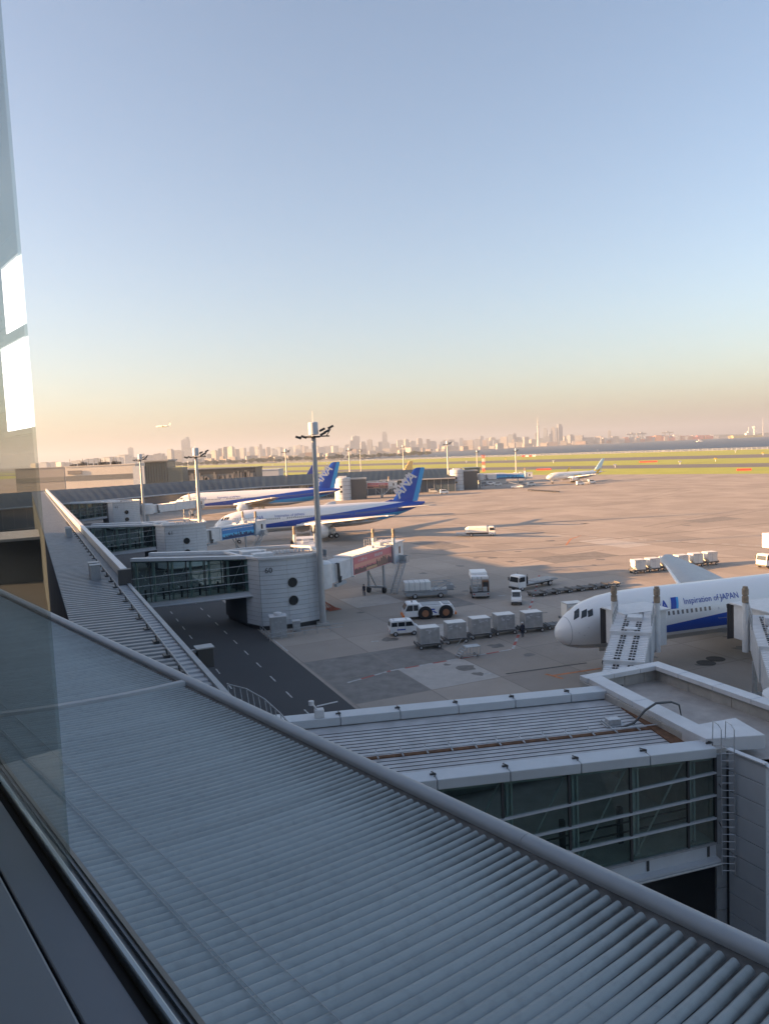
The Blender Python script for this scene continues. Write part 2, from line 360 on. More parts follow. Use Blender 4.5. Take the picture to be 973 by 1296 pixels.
def inner(x,y,q):  # point of the corridor seen mirrored in the pane (pane at q=.40)
    d=ray(x,y); bq=d.x*B_.x+d.y*B_.y; t=(.80-q)/bq; p=CAM+d*t; s=p.x*A_.x+p.y*A_.y; return s,p.z
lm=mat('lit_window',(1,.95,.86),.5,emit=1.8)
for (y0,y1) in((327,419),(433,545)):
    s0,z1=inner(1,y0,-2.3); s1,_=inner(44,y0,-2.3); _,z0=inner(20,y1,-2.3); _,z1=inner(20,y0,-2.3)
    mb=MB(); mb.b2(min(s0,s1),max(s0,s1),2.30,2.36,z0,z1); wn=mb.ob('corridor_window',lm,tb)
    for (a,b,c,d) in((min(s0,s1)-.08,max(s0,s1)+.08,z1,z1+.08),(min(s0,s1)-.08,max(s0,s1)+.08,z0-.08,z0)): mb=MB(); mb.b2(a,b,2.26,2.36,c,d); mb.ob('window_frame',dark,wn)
# the sill at the camera and the next pane along
sm=mat('sill_grey',(.20,.22,.25),.42,var=.06,vs=3); fm=mat('frame_alu',(.36,.42,.45),.35,.5,var=.06,vs=2)
sill=thing('window_sill','smooth dark grey window sill with black gasket and metal frame at the camera','window sill',B_*-.042,RZ-.0208)
mb=MB(); mb.b2(-2,2.2,.4,-.3055,20.9,21.2); mb.ob('inner_board',mat('sill_inner',(.24,.255,.275),.38,var=.05,vs=3),sill,bevel=.004)
mb=MB(); mb.b2(-2,2.2,-.309,-.3805,20.9,21.2); mb.ob('outer_board',sm,sill,bevel=.003)
mb=MB(); mb.b2(-2,2.2,-.3055,-.309,20.9,21.19); mb.b2(-2,40,-.3805,-.397,20.9,21.195); mb.ob('gasket',black,sill)
mb=MB(); mb.b2(-2,40,-.397,-.409,20.9,21.215); mb.ob('glazing_bead',fm,sill,bevel=.003)
mb=MB(); mb.b2(-2,40,-.409,-.423,20.9,21.197); mb.b2(-2,40,-.423,-.429,20.9,21.205); mb.ob('frame_rail',mat('frame_dark',(.2,.22,.24),.4,.3),sill)
mb=MB(); mb.b2(-2,40,-.429,-.437,20.9,21.21); mb.ob('outer_bead',mat('bead_brown',(.27,.25,.22),.5),sill)
pane=MB(); pane.b2(1.50,9,-.398,-.404,21.2,25.5)
tag(pane.ob('window_pane',panegl,loc=None),'clear glass pane at the left edge mirroring a lit window','window pane',kind='structure').rotation_euler.z=RZ
# the corrugated roof below the window
roof=thing('terminal_roof','large blue grey corrugated metal roof with rounded gutter edge below the window','roof',SQ(0,0),RZ,kind='structure')
mb=MB(); qs=[.6+i*.98 for i in range(11)]
mb.loft([[(-9,-q,zr(q)-.035),(62,-q,zr(q)-.035),(62,-q,zr(q)-.3),(-9,-q,zr(q)-.3)] for q in qs]); mb.ob('roof_bed',roofbed,roof)
PIT=.21; mb=MB(); qs=[.6+i*(9.52/10) for i in range(11)]; secs=[]
for q in qs:
    u=max(0,min(1,(q-7.6)/2.5)); u=u*u*(3-2*u); am=.060+.038*u; wf=1.0-.16*u; bs=.0-.05*u
    secs.append([(PIT/2*t*wf,-q,zr(q)+bs+am*math.cos(t*math.pi/2)**(1.15-.4*u)) for t in(-1,-.8,-.55,-.2,.2,.55,.8,1)])
mb.loft(secs,close=False,cap=False); k=len(mb.v); mb.add(secs[-1],[tuple(range(8))])
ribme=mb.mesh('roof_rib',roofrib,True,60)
for i in range(-36,262):
    x=i*PIT
    if abs(x-23.375)<.2: continue
    link('roof_rib',ribme,roof,loc=(x,0,0))
mb=MB(); mb.loft([[(23.2,-q,zr(q)-.05),(23.24,-q,zr(q)+.13),(23.51,-q,zr(q)+.13),(23.55,-q,zr(q)-.05)] for q in qs+[10.3]]); mb.ob('seam_cap',gutterm,roof,bevel=.02)
gp=[(10.36,14.33),(10.36,14.53),(10.42,14.60),(10.52,14.635),(10.63,14.63),(10.73,14.58),(10.80,14.48),(10.82,14.36),(10.78,14.2),(10.7,14.1),(10.36,14.1)]
for s0 in range(-9,62,6):
    mb=MB(); mb.loft([[(s,-q,z) for q,z in gp] for s in(s0+.004,s0+5.996)]); mb.ob('gutter',gutterm,roof,smooth=True,angle=50)
mb=MB(); mb.b2(-9,62,-10.05,-10.36,14.1,14.34); mb.ob('gutter_channel',black,roof)
mb=MB()
for q in(4.35,4.41,5.0): mb.tube([(-9,-q,zr(q)+.075),(62,-q,zr(q)+.075)],.006,6)
mb.ob('conductor_wire',steel,roof)
# ================================================================== PIER with its long roof
PD=Vector((-.429,.903,0)); PN=Vector((.903,.429,0)); P0=Vector((-3,21.3,0))
PRZ=math.atan2(PD.y,PD.x)   # local x north along pier, local -y to the apron
pier=thing('pier_building','long pier building with pale ribbed metal roof running away on the left','building',P0,PRZ)
LP=262
mb=MB(); mb.b2(-6,LP,.25,4.7,0,12.55); mb.ob('wall',mat('pier_wall',(.035,.046,.062),.95,spec=.05,var=.15,vs=.3),pier)
mb=MB(); n_=0
x=-6.0
vs=[];fs=[]
xs=[]
while x<LP:
    p=.75 if x<70 else 1.2
    xs+= [(x,0),(x+p*.35,0),(x+p*.45,1),(x+p*.9,1)]; x+=p
for (x,k) in xs: 
    z=12.82+.16*k; vs+=[(x,.95,z),(x,4.75,z+.1)]
mb.add(vs,[(2*i,2*i+2,2*i+3,2*i+1) for i in range(len(xs)-1)]); mb.ob('ribbed_sheet',pierroof,pier)
mb=MB(); vs=[]
for (x,k) in xs:
    z=12.84+.06*k; vs+=[(x,.24,z),(x,.88,z)]
mb.add(vs,[(2*i,2*i+2,2*i+3,2*i+1) for i in range(len(xs)-1)]); mb.ob('edge_strip',offw,pier)
for i in range(0,44):
    x=-6+i*6.1
    mb=MB(); mb.b2(x+.02,x+6.08,-.02,.22,12.55,13.0); mb.ob('coping',offw,pier)
mb=MB(); mb.tube([(-6,.92,13.02),(LP,.92,13.02)],.045,8); 
for i in range(0,60): mb.b2(-5+i*3,-4.85+i*3,.86,.98,12.84,13.0)
mb.ob('rail',offw,pier)
for i in range(0,34): 
    mb=MB(); x=2+i*3.1; mb.b2(x,x+.5,1.02,1.3,12.9,13.06); mb.tube([(x+.2,1.1,12.95),(x+.25,1.15,13.3)],.05,6); mb.ob('roof_bracket',dark,pier)
# screen parapet on the far part of the pier with end post and machines
mb=MB(); mb.b2(38,LP,-.05,.32,13.0,13.75); mb.ob('parapet',mat('parapet',(.40,.41,.41),.5,var=.15,vs=.6),pier)
mb=MB(); mb.b2(37.6,LP,-.1,.38,13.75,13.85); mb.ob('parapet_cap',white,pier)
mb=MB(); mb.b2(37.4,38,-.15,.75,12.6,14.05); mb.ob('parapet_end',dark,pier)
for k,x in enumerate((41,42.6,79,81)):
    mb=MB(); mb.b2(0,.8,0,.7,0,1.15); mb.b2(-.05,.85,-.05,.75,1.15,1.2); mb.b2(.9,1.2,.1,.5,0,.9)
    t=thing('roof_unit',('small grey box unit on the pier roof nearest the dark parapet end','small grey box unit on the pier roof just beyond the nearest one','small grey box unit far along the pier roof, nearer of that pair','small grey box unit far along the pier roof, farther of that pair')[k],'equipment box',P0+PD*x-PN*1.7+Vector((0,0,12.95)),PRZ,'box units on the pier roof')
    mb.ob('cabinet',offw,t)
# sign box hanging over the road and hooped railing at pier edge
t=thing('floodlight_box','dark box light on a bracket at the pier roof edge above the road','light',G(256,822,12.3),PRZ)
mb=MB(); mb.b2(-.35,.35,-.5,.3,-.9,.1); mb.ob('housing',dark,t,bevel=.03); mb=MB(); mb.b2(-.4,.4,-.55,.35,.1,.16); mb.b2(-.1,.1,.3,1.1,-.1,.05); mb.ob('cover',offw,t)
t=thing('hoop_railing','curved pale hoop railing along the roof edge behind the gutter','railing',(0,0,0))
pts=[G(x,y,12.2) for x,y in((288,866),(312,872),(335,885),(355,903),(372,922))]; mb=MB(); mb.tube(pts,.03,6); mb.ob('top_rail',offw,t)
mb=MB(); lo=[p+Vector((.25,-.6,-1.0)) for p in pts]; mb.tube(lo,.025,6); mb.ob('bottom_rail',offw,t)
for i in range(13):
    f=i/12*(len(pts)-1); j=min(int(f),len(pts)-2); u=f-j; mb=MB(); mb.tube([pts[j].lerp(pts[j+1],u),lo[j].lerp(lo[j+1],u)],.02,5); mb.ob('baluster',offw,t)
# courtyard side left of the pier
mb=MB(); 
sheet('service_yard',[(-3.2,20),tuple((P0+PD*270-PN*4.9).xy),(-260,200),(-120,20)],.003,mat('yard_asphalt',(.022,.027,.034),.9,var=.3,vs=.4))
t=thing('link_block','low dark building with pale ledge between pier and terminal','building',(G(48,676,8.5).x-1,G(48,676,8.5).y,0),PRZ)
mb.b2(-6,12,-8,8,0,8); mb.ob('wall',mat('dark_wall',(.03,.034,.04),.95,spec=.05),t); mb=MB(); mb.b2(-6.5,12,-8.3,8,8,8.5); mb.ob('ledge',offw,t)
def blob(mb,c,r,n,sz,seed):
    rnd=random.Random(seed)
    for _ in range(n):
        d=Vector((rnd.gauss(0,1),rnd.gauss(0,1),rnd.gauss(0,1))).normalized()*(rnd.random()**.4)
        p=Vector(c)+Vector((d.x*r[0],d.y*r[1],d.z*r[2])); a=Vector((rnd.gauss(0,1),rnd.gauss(0,1),rnd.gauss(0,1))).normalized()*sz; b=a.cross(Vector((rnd.random(),rnd.random(),rnd.random()))).normalized()*sz*.7
        mb.quad(p-a,p-b,p+a,p+b)
# ================================================================== FIXED BRIDGES
def bridge(loc,rz,L,Wd,zt,zf,bays,label,fine=False):
    t=thing('fixed_bridge',label,'passenger bridge',loc,rz,'glazed fixed bridges')
    TN=.097; dz=lambda x:-TN*(L-x)
    def rb(mb,x0,x1,y0,y1,z0,z1): return mb.prof([(x0,z0+dz(x0)),(x1,z0+dz(x1)),(x1,z1+dz(x1)),(x0,z1+dz(x0))],y0,y1)
    g0=zf+.65; g1=zt-.38; rows=[g0+(g1-g0)*k for k in(0,.29,.555,.815)]
    mb=MB(); rb(mb,0,L,.15,Wd-.15,zf,zf+.6); mb.ob('floor_beam',offw,t,bevel=.02 if fine else 0)
    mb=MB(); rb(mb,0,L,-.35,.15,zf+.02,zf+.10); rb(mb,0,L,-.02,.15,zf+.1,zf+.6); mb.ob('ledge',panelw,t)
    mb=MB(); mb.tube([(0,-.38,zf-.02+dz(0)),(L,-.38,zf-.02)],.06,8); mb.ob('drain_pipe',steel,t,smooth=True)
    if fine:
        for i in range(int(L/2.6)): mb=MB(); rb(mb,L-.4-i*2.6,L-.3-i*2.6,-.05,-.02,zf+.15,zf+.6); mb.ob('ledge_clip',dark,t)
    xs=[L-b for b in bays]
    for j in range(4):
        for a,b in zip(xs[1:],xs[:-1]):
            mb=MB(); u0=lambda x:rows[j]+.03+dz(x); u1=(lambda x:rows[j+1]-.03+dz(x)) if j<3 else (lambda x:g1-.02)
            mb.prof([(a+.05,u0(a)),(b-.05,u0(b)),(b-.05,u1(b)),(a+.05,u1(a))],.02,.045); mb.ob('glass_pane',glassf,t)
    for a in xs: mb=MB(); mb.b2(a-.045,a+.045,-.03,.10,zf+.6+dz(a),zt-.36); mb.ob('mullion',dark,t)
    for j in range(1,4):
        mb=MB(); rb(mb,0,L,-.08,.06,rows[j]-.035,rows[j]+.035); mb.ob('transom',panelw,t)
    mb=MB(); rb(mb,0,L,-.06,.09,rows[0]-.06,rows[0]+.02); mb.ob('sill_rail',steel,t)
    # inside: floor, posts, braces, handrail, far glazing
    mb=MB(); rb(mb,0,L,.2,Wd-.2,zf+.6,zf+.68); mb.ob('floor',mat('carpet_grey',(.42,.42,.41),.9,var=.2),t)
    mb=MB(); rb(mb,0,L,Wd-.2,Wd-.12,zf+.6,zf+1.3); mb.b2(0,L,Wd-.2,Wd-.12,zt-.9,zt-.4)
    for a in xs: mb.b2(a-.06,a+.06,Wd-.25,Wd-.1,zf+.6+dz(a),zt-.4)
    for z in rows[1:4]: rb(mb,0,L,Wd-.22,Wd-.12,z-.04,z+.04)
    mb.ob('back_frame',offw,t)
    for a,b in zip(xs[1:],xs[:-1]):
        mb=MB(); q0=zf+.6+dz(a); mb.b2(a+.25,a+.32,.35,.6,q0,zt-.4); mb.b2(a+.44,a+.51,.35,.6,q0,zt-.4); mb.b2(a+.32,a+.44,.45,.5,q0,zt-.4); mb.ob('inner_post',white,t)
        if b-a>1.5: mb=MB(); mb.tube([(a+.3,.3,zf+.7+dz(a)),(b,.3,zt-.5)],.035,6); mb.ob('brace',white,t)
    mb=MB()
    for h_ in(1.6,1.2): mb.tube([(0,1.2,zf+h_+dz(0)),(L,1.2,zf+h_)],.035,6)
    mb.ob('handrail',dark,t)
    for i in range(int(L/2.5)): mb=MB(); x=i*2.5+1; mb.b2(x,x+.2,1.3,1.5,zf+.6+dz(x),zf+2.2+dz(x)); mb.ob('rail_post',dark,t)
    # roof: deck with standing seams, copings in lengths, centre gutter
    mb=MB(); mb.b2(0,L,.2,Wd-.2,zt-.62,zt-.45); mb.ob('roof_deck',mat('deck_metal',(.50,.505,.515),.55,.0,var=.22,vs=1.1),t)
    mb=MB(); n=int((Wd-2.2)/.36)
    for i in range(n):
        y=1.25+i*.36
        if abs(y-Wd*.42)<.3: continue
        mb.b2(.2,L-.3,y-.014,y+.014,zt-.45,zt-.428)
    mb.ob('standing_seam',mat('seam_shade',(.10,.105,.11),.5),t,kind='stuff')  # seam colour darkened, painting in the thin shadow line along each seam
    mb=MB(); mb.b2(.2,L-.3,Wd*.42-.12,Wd*.42+.12,zt-.45,zt-.40); mb.b2(.1,L-.3,.88,1.12,zt-.45,zt-.39); mb.b2(L-.9,L-.35,.9,Wd-.9,zt-.45,zt-.385); mb.ob('gutter',rust,t)
    for y0,y1 in((-.12,.80),(Wd-.80,Wd+.12)):
        k=max(3,int(L/2.6)); st=L/k
        for i in range(k):
            mb=MB(); mb.prof([(i*st+.012,zt-.40),((i+1)*st-.012,zt-.40),((i+1)*st-.012,zt),(i*st+.012,zt)],y0,y1); mb.ob('coping',panelw,t,bevel=.03 if fine else 0)
    mb=MB(); mb.b2(0,L,Wd+.12,Wd+.5,zt-.42,zt-.30); mb.b2(0,L,Wd+.1,Wd+.12,zt-.9,zt-.4); mb.ob('edge_gutter',dark,t)
    if fine:
        k=int(L/1.05)
        for i in range(k):
            x=.8+i*1.05; mb=MB()
            mb.b2(x-.03,x+.03,Wd*.42-.3,Wd*.42+.45,zt-.36,zt-.33); mb.tube([(x,Wd*.42-.25,zt-.36),(x,Wd*.42-.25,zt-.2),(x,Wd*.42-.05,zt-.2)],.018,5); mb.tube([(x,Wd*.42+.4,zt-.36),(x,Wd*.42+.4,zt-.22)],.018,5)
            mb.ob('gutter_bracket',alu,t)
        mb=MB(); mb.tube([(.3,Wd*.42+.02,zt-.3),(L-.5,Wd*.42+.02,zt-.3)],.03,6); mb.ob('gutter_rail',alu,t)
        for y in(.35,Wd-.35):
            for i in range(int(L/2.6)):
                x=(i+.98)*L/int(L/2.6); mb=MB(); mb.b2(x-.12,x+.12,y-.03,y+.03,zt,zt+.06); mb.tube([(x,y-.25,zt+.02),(x+.05,y-.2,zt+.13),(x,y+.25,zt+.02)],.022,5); mb.ob('coping_clip',dark,t)
    return t
dv=Vector((.988,.156,0)); st=Vector((12.7,28.9,0))-dv*17.0
b0=bridge((st.x,st.y,0),math.atan2(.156,.988),17.0,8.3,9.7,5.1,[0.0,1.17,3.6,6.13,8.8,11.5,14.2,16.8],'nearest glazed bridge with seamed metal roof beside the corrugated roof',True)
c=MB()
x0=.1
for a,b in(((-.1,.1,9.7),(-.1,8.2,9.7)),): c.bar(a,b,.5,.35)
c.ob('end_coping',panelw,b0)
# antenna-like wind vane box at the bridge's far left corner
p=G(404,902,9.9); t=thing('roof_camera','small white camera box with an arm on the near bridge roof corner','camera',p,.2)
mb=MB(); mb.b2(-.22,.22,-.2,.2,-.2,.18); mb.ob('housing',white,t,bevel=.03); mb=MB(); mb.tube([(-.1,0,.15),(-.35,0,.55)],.05,6); mb.tube([(-.1,.0,.32),(.9,.05,.42)],.03,6); mb.lathe((-.35,0,.5),[(.02,-.1),(.13,-.1),(.13,.1),(.02,.12)],10); mb.ob('arm',white,t)
b1=bridge((-33.2,96.8,0),math.atan2(-.142,.99),16.4,6,9.4,4.3,[0.0,1.4,3.9,6.4,8.9,11.4,13.9,16.3],'glazed bridge leading to the white gate tower numbered 60')
# ================================================================== GATE TOWERS
def ring_pts(L,bulge,n): # shallow arc from (0,0) to (L,0), bulging to -y
    return [(L*i/n,-bulge*4*(i/n)*(1-i/n)) for i in range(n+1)]
winf=mat('round_glass',(.015,.02,.022),.12,spec=.8)
def gate_tower(loc,rz,num,label):
    t=thing('gate_tower',label,'gate tower',loc,rz,'white panelled gate towers'); zt=9.3
    L=8.02; arc=ring_pts(L,.75,12)
    body=[(-1.2,2.9)]+[(x+.0,y+.12) for x,y in arc]+[(L+.9,7),(L-1,10),(1,11.5),(-2.5,10.5)]
    mb=MB(); mb.prism(body,.5,zt-.7); mb.ob('core',mat('joint_dark',(.10,.11,.12),.7),t)
    mb=MB(); mb.prism([(x*.97+.2,y*.97+.2) for x,y in body],0,.5); mb.ob('plinth',dark,t)
    zs=[.62+i*(zt-.62)/15 for i in range(16)]
    def slab(poly,z0,z1,name='facade_panel'):
        n=len(poly); out=[]
        d=.06; m_=MB(); ins=[]
        for i,(x,y) in enumerate(poly):
            a=Vector(poly[max(0,i-1)]); b=Vector(poly[min(n-1,i+1)]); tt=(b-a).normalized(); ins.append((x-tt.y*d,y+tt.x*d))
        vs=[(x,y,z0) for x,y in poly]+[(x,y,z1) for x,y in poly]+[(x,y,z0) for x,y in ins]+[(x,y,z1) for x,y in ins]; k=n; fs=[]
        for i in range(n-1): fs+=[(i,i+1,i+1+k,i+k),(i+2*k,i+3*k,i+1+3*k,i+1+2*k),(i+k,i+1+k,i+1+3*k,i+3*k),(i,i+2*k,i+1+2*k,i+1)]
        fs+=[(0,k,3*k,2*k),(n-1,n-1+2*k,n-1+3*k,n-1+k)]
        m_.add(vs,fs); return m_.ob(name,panelw,t)
    for j in range(15):
        for s,e in((0,5),(5,9),(9,12)):
            q=[arc[i] for i in range(s,e+1)]
            a=Vector(q[0]); b=Vector(q[1]); q[0]=tuple(a+(b-a)*.02); a=Vector(q[-1]); b=Vector(q[-2]); q[-1]=tuple(a+(b-a)*.02)
            slab(q,zs[j]+.02,zs[j+1]-.015)
        slab([(-1.25,2.9),(-.06,.05)],zs[j]+.02,zs[j+1]-.015); slab([(L+.02,.03),(L+.92,6.95)],zs[j]+.02,zs[j+1]-.015)
    for z in(5.9,3.6):
        x=3.95; y=-.73
        mb=MB(); mb.lathe((x,y-.04,z),[(.70,.1),(.70,-.03),(.62,-.03),(.62,.1)],28,'y',cap=False); f=mb.ob('round_window',steel,t,smooth=True,angle=40)
        mb=MB(); mb.lathe((x,y-.03,z),[(.001,0),(.63,0),(.63,.05),(.001,.05)],28,'y',cap=False); mb.ob('pane',winf,f)
    # roof: parapet, deck, clutter
    mb=MB(); cap=[(-1.25,2.9)]+[(x,y-.02) for x,y in arc]+[(L+.95,7),(L-1,10.05),(1,11.55),(-2.55,10.5)]
    for i in range(len(cap)):
        a,b=Vector((*cap[i],zt-.1)),Vector((*cap[(i+1)%len(cap)],zt-.1)); mb.bar(a,b,.42,.3)
    mb.ob('coping',white,t)
    mb=MB(); mb.prism([(x*.95+.2,y*.95+.3) for x,y in body],zt-.72,zt-.55); mb.ob('deck',deck,t)
    mb=MB(); mb.b2(0,2.6,2.6,4.4,zt-.5,zt+.15); mb.b2(-1,1.5,4.8,6.8,zt-.5,zt+.3); mb.ob('roof_housing',white,t,bevel=.04)
    mb=MB()
    for i in range(9): mb.b2(3.4+i*.5,3.4+i*.5+.3,6.0,6.5,zt-.5,zt-.1)
    mb.ob('roof_vent',white,t)
    # lettering
    me,a,b=text_mesh(num,1.0); me.materials.append(dark); o=link('number',me,t); o.rotation_euler=(R(90),0,R(-14)); o.location=(.55,-.36,7.35)
    return t
g60=gate_tower((-15.9,92.9,0),math.atan2(3.1,7.4),'60','nearer white panelled gate tower with two round windows and the number 60')
g61=gate_tower((-43.0,146,0),R(26),'61','middle white panelled gate tower with two round windows behind the near bridge roof')
g62=gate_tower((-86,238,0),R(24),'62','far small white panelled gate tower by the bend of the dark blue roof')
dup(b1,(-61.5,150.2,0),R(-6),'glazed bridge leading to the middle white gate tower')
dup(b1,(-104,243,0),R(-4),'glazed bridge leading to the far small white gate tower')
# gate node at the lower right: parapets, deck, panelled front
A=G(733,856,9.8);B=G(832,838,9.8);C1=G(973,886,9.8);E1=B+(C1-B)*1.9;Dp=G(903,942,9.8)
W1=G(921,950,9.55);W2=G(968.5,969,9.55)
t=thing('gate_building','flat roofed gate building with white parapets and panelled corner at lower right','building',(12,30,0))
W3=W2+Vector((5.5,1.6,0))
body=[A,B,E1,W3+Vector((0,.2,0)),W2,W1,Dp]
def inset(poly,d):
    c=sum((Vector((p.x,p.y,0)) for p in poly),Vector())/len(poly); return [Vector((p.x,p.y,0))+(c-Vector((p.x,p.y,0))).normalized()*d for p in poly]
mb=MB(); mb.prism([(p.x,p.y) for p in inset(body,.30)],0,8.8); mb.ob('core',mat('joint_dark',(.1,.11,.12)),t,world=True)
mb=MB(); mb.prism([(p.x,p.y) for p in inset(body,.28)],8.8,9.0); mb.ob('roof_deck',deck,t,world=True)
mb=MB(); 
q=inset(body,1.2)
for i,j in((0,1),(1,2)):
    pass
def wallrun(a,b,wd,z0,z1,n,name,m,inw,gap=.012):
    a=Vector((a.x,a.y,0)); b=Vector((b.x,b.y,0)); d=(b-a); L=d.length; d/=L; nn=Vector((-d.y,d.x,0))*inw
    for i in range(n):
        p=a+d*(L*i/n+gap); r=a+d*(L*(i+1)/n-gap); mb=MB()
        mb.prism([(v.x,v.y) for v in(p,r,r+nn*wd,p+nn*wd)],z0,z1); mb.ob(name,m,t,world=True,bevel=.025)
pw=mat('parapet_face',(.42,.40,.375),.7,var=.2,vs=1.2)
wallrun(A,B,.62,9.6,9.85,3,'coping',white,-1); wallrun(B,E1,.75,9.62,9.86,6,'coping',white,-1); wallrun(A+Vector((.25,-.3,0)),A.lerp(Dp,.86),.85,9.58,9.84,2,'coping',white,1)
wallrun(A,B,.40,0.5,9.6,4,'parapet_wall',pw,-1); wallrun(B,E1,.48,0.5,9.62,5,'parapet_wall',pw,-1); wallrun(A,Dp,.6,5.2,9.58,3,'parapet_wall',pw,1)
mb=MB(); k=[G(893,936,9.85),G(968,931,9.85),G(930,909,9.85),G(862,921,9.85)]; mb.prism([(p.x,p.y) for p in k],9.3,9.88); mb.ob('corner_slab',white,t,world=True,bevel=.03)
# panelled fronts
def panels(a,b,rows,z0,z1,m,nx=1):
    a=Vector((a.x,a.y,0)); b=Vector((b.x,b.y,0)); d=(b-a).normalized(); L=(b-a).length; nn=Vector((-d.y,d.x,0))*.12
    for j in range(rows):
        for i in range(nx):
            p=a+d*(L*i/nx+.01); r=a+d*(L*(i+1)/nx-.01); za=z0+(z1-z0)*j/rows+.016; zb=z0+(z1-z0)*(j+1)/rows-.016
            mb=MB(); mb.prism([(v.x,v.y) for v in(p,r,r+nn,p+nn)],za,zb); mb.ob('facade_panel',m,t,world=True,bevel=.01)
panels(W1,W2,11,.3,9.6,panelw); panels(W2,W3,11,.3,9.45,panelw,4)
mb=MB(); mb.bar((W1.x,W1.y,9.62),(W2.x,W2.y,9.62),.25,.06); mb.bar((W2.x,W2.y,9.5),(W3.x,W3.y,9.5),.25,.06); mb.ob('panel_cap',white,t,world=True)
e=Vector((Dp.x,Dp.y,0)); wv=Vector((W1.x,W1.y,0)); panels(e+Vector((.05,-.02,0)),wv+Vector((0,.15,0)),9,1,9.4,offw)
# ladder in the recess
lt=thing('wall_ladder','thin grey wall ladder with hoops between the glazed bridge and white panels','ladder',(Dp.x,Dp.y,0))
mb=MB(); ps=[G(904,1000,7.9),G(917,1003,7.9)]
l0=Vector((Dp.x+.10,Dp.y-.42,0)); dd=(wv-e).normalized(); l1=l0+dd*.48
for l in(l0,l1): mb.tube([(l.x,l.y,4.6),(l.x,l.y,10.55),(l.x-.05,l.y+.15,10.7),(l.x-.08,l.y+.55,10.7),(l.x-.08,l.y+.6,9.9)],.02,6)
mb.ob('rail',alu,lt,world=True)
for i in range(19):
    mb=MB(); z=4.8+i*.3; mb.tube([(l0.x,l0.y,z),(l1.x,l1.y,z)],.014,5); mb.ob('rung',alu,lt,world=True)
for z in(5,6.6,8.2): mb=MB(); mb.tube([(l0.x,l0.y,z),(l0.x+.05,l0.y+.35,z)],.02,5); mb.ob('wall_bracket',dark,lt,world=True)
# cables hopping over the parapet
mb=MB(); a=A.lerp(Dp,.62); pl=Vector((a.x,a.y,0))
for k in(0,.10,.2):
    o=Vector((-.03,-.12,0))*k*4; mb.tube([pl+o+Vector((-1.5,-.1,9.3)),pl+o+Vector((-.9,0,9.45)),pl+o+Vector((-.4,0,10.0)),pl+o+Vector((.1,.05,10.28)),pl+o+Vector((.8,.1,10.3)),pl+o+Vector((1.15,.1,10.15)),pl+o+Vector((1.3,.1,9.3))],.035,6)
tag(mb.ob('cable_bundle',dark,smooth=True),'dark bundle of cables looping over the white parapet of the gate building','cables')
p=A.lerp(Dp,.58); t2=thing('junction_box','small grey junction box at the bridge roof gutter end','junction box',(p.x-1.6,p.y,9.3),.15); mb=MB(); mb.b2(-.3,.3,-.2,.2,0,.25); mb.ob('housing',alu,t2,bevel=.02); mb=MB(); mb.b2(-.45,.45,-.35,.35,-.04,0); mb.b2(-.36,-.3,-.5,.5,.0,.05); mb.ob('tray',steel,t2)
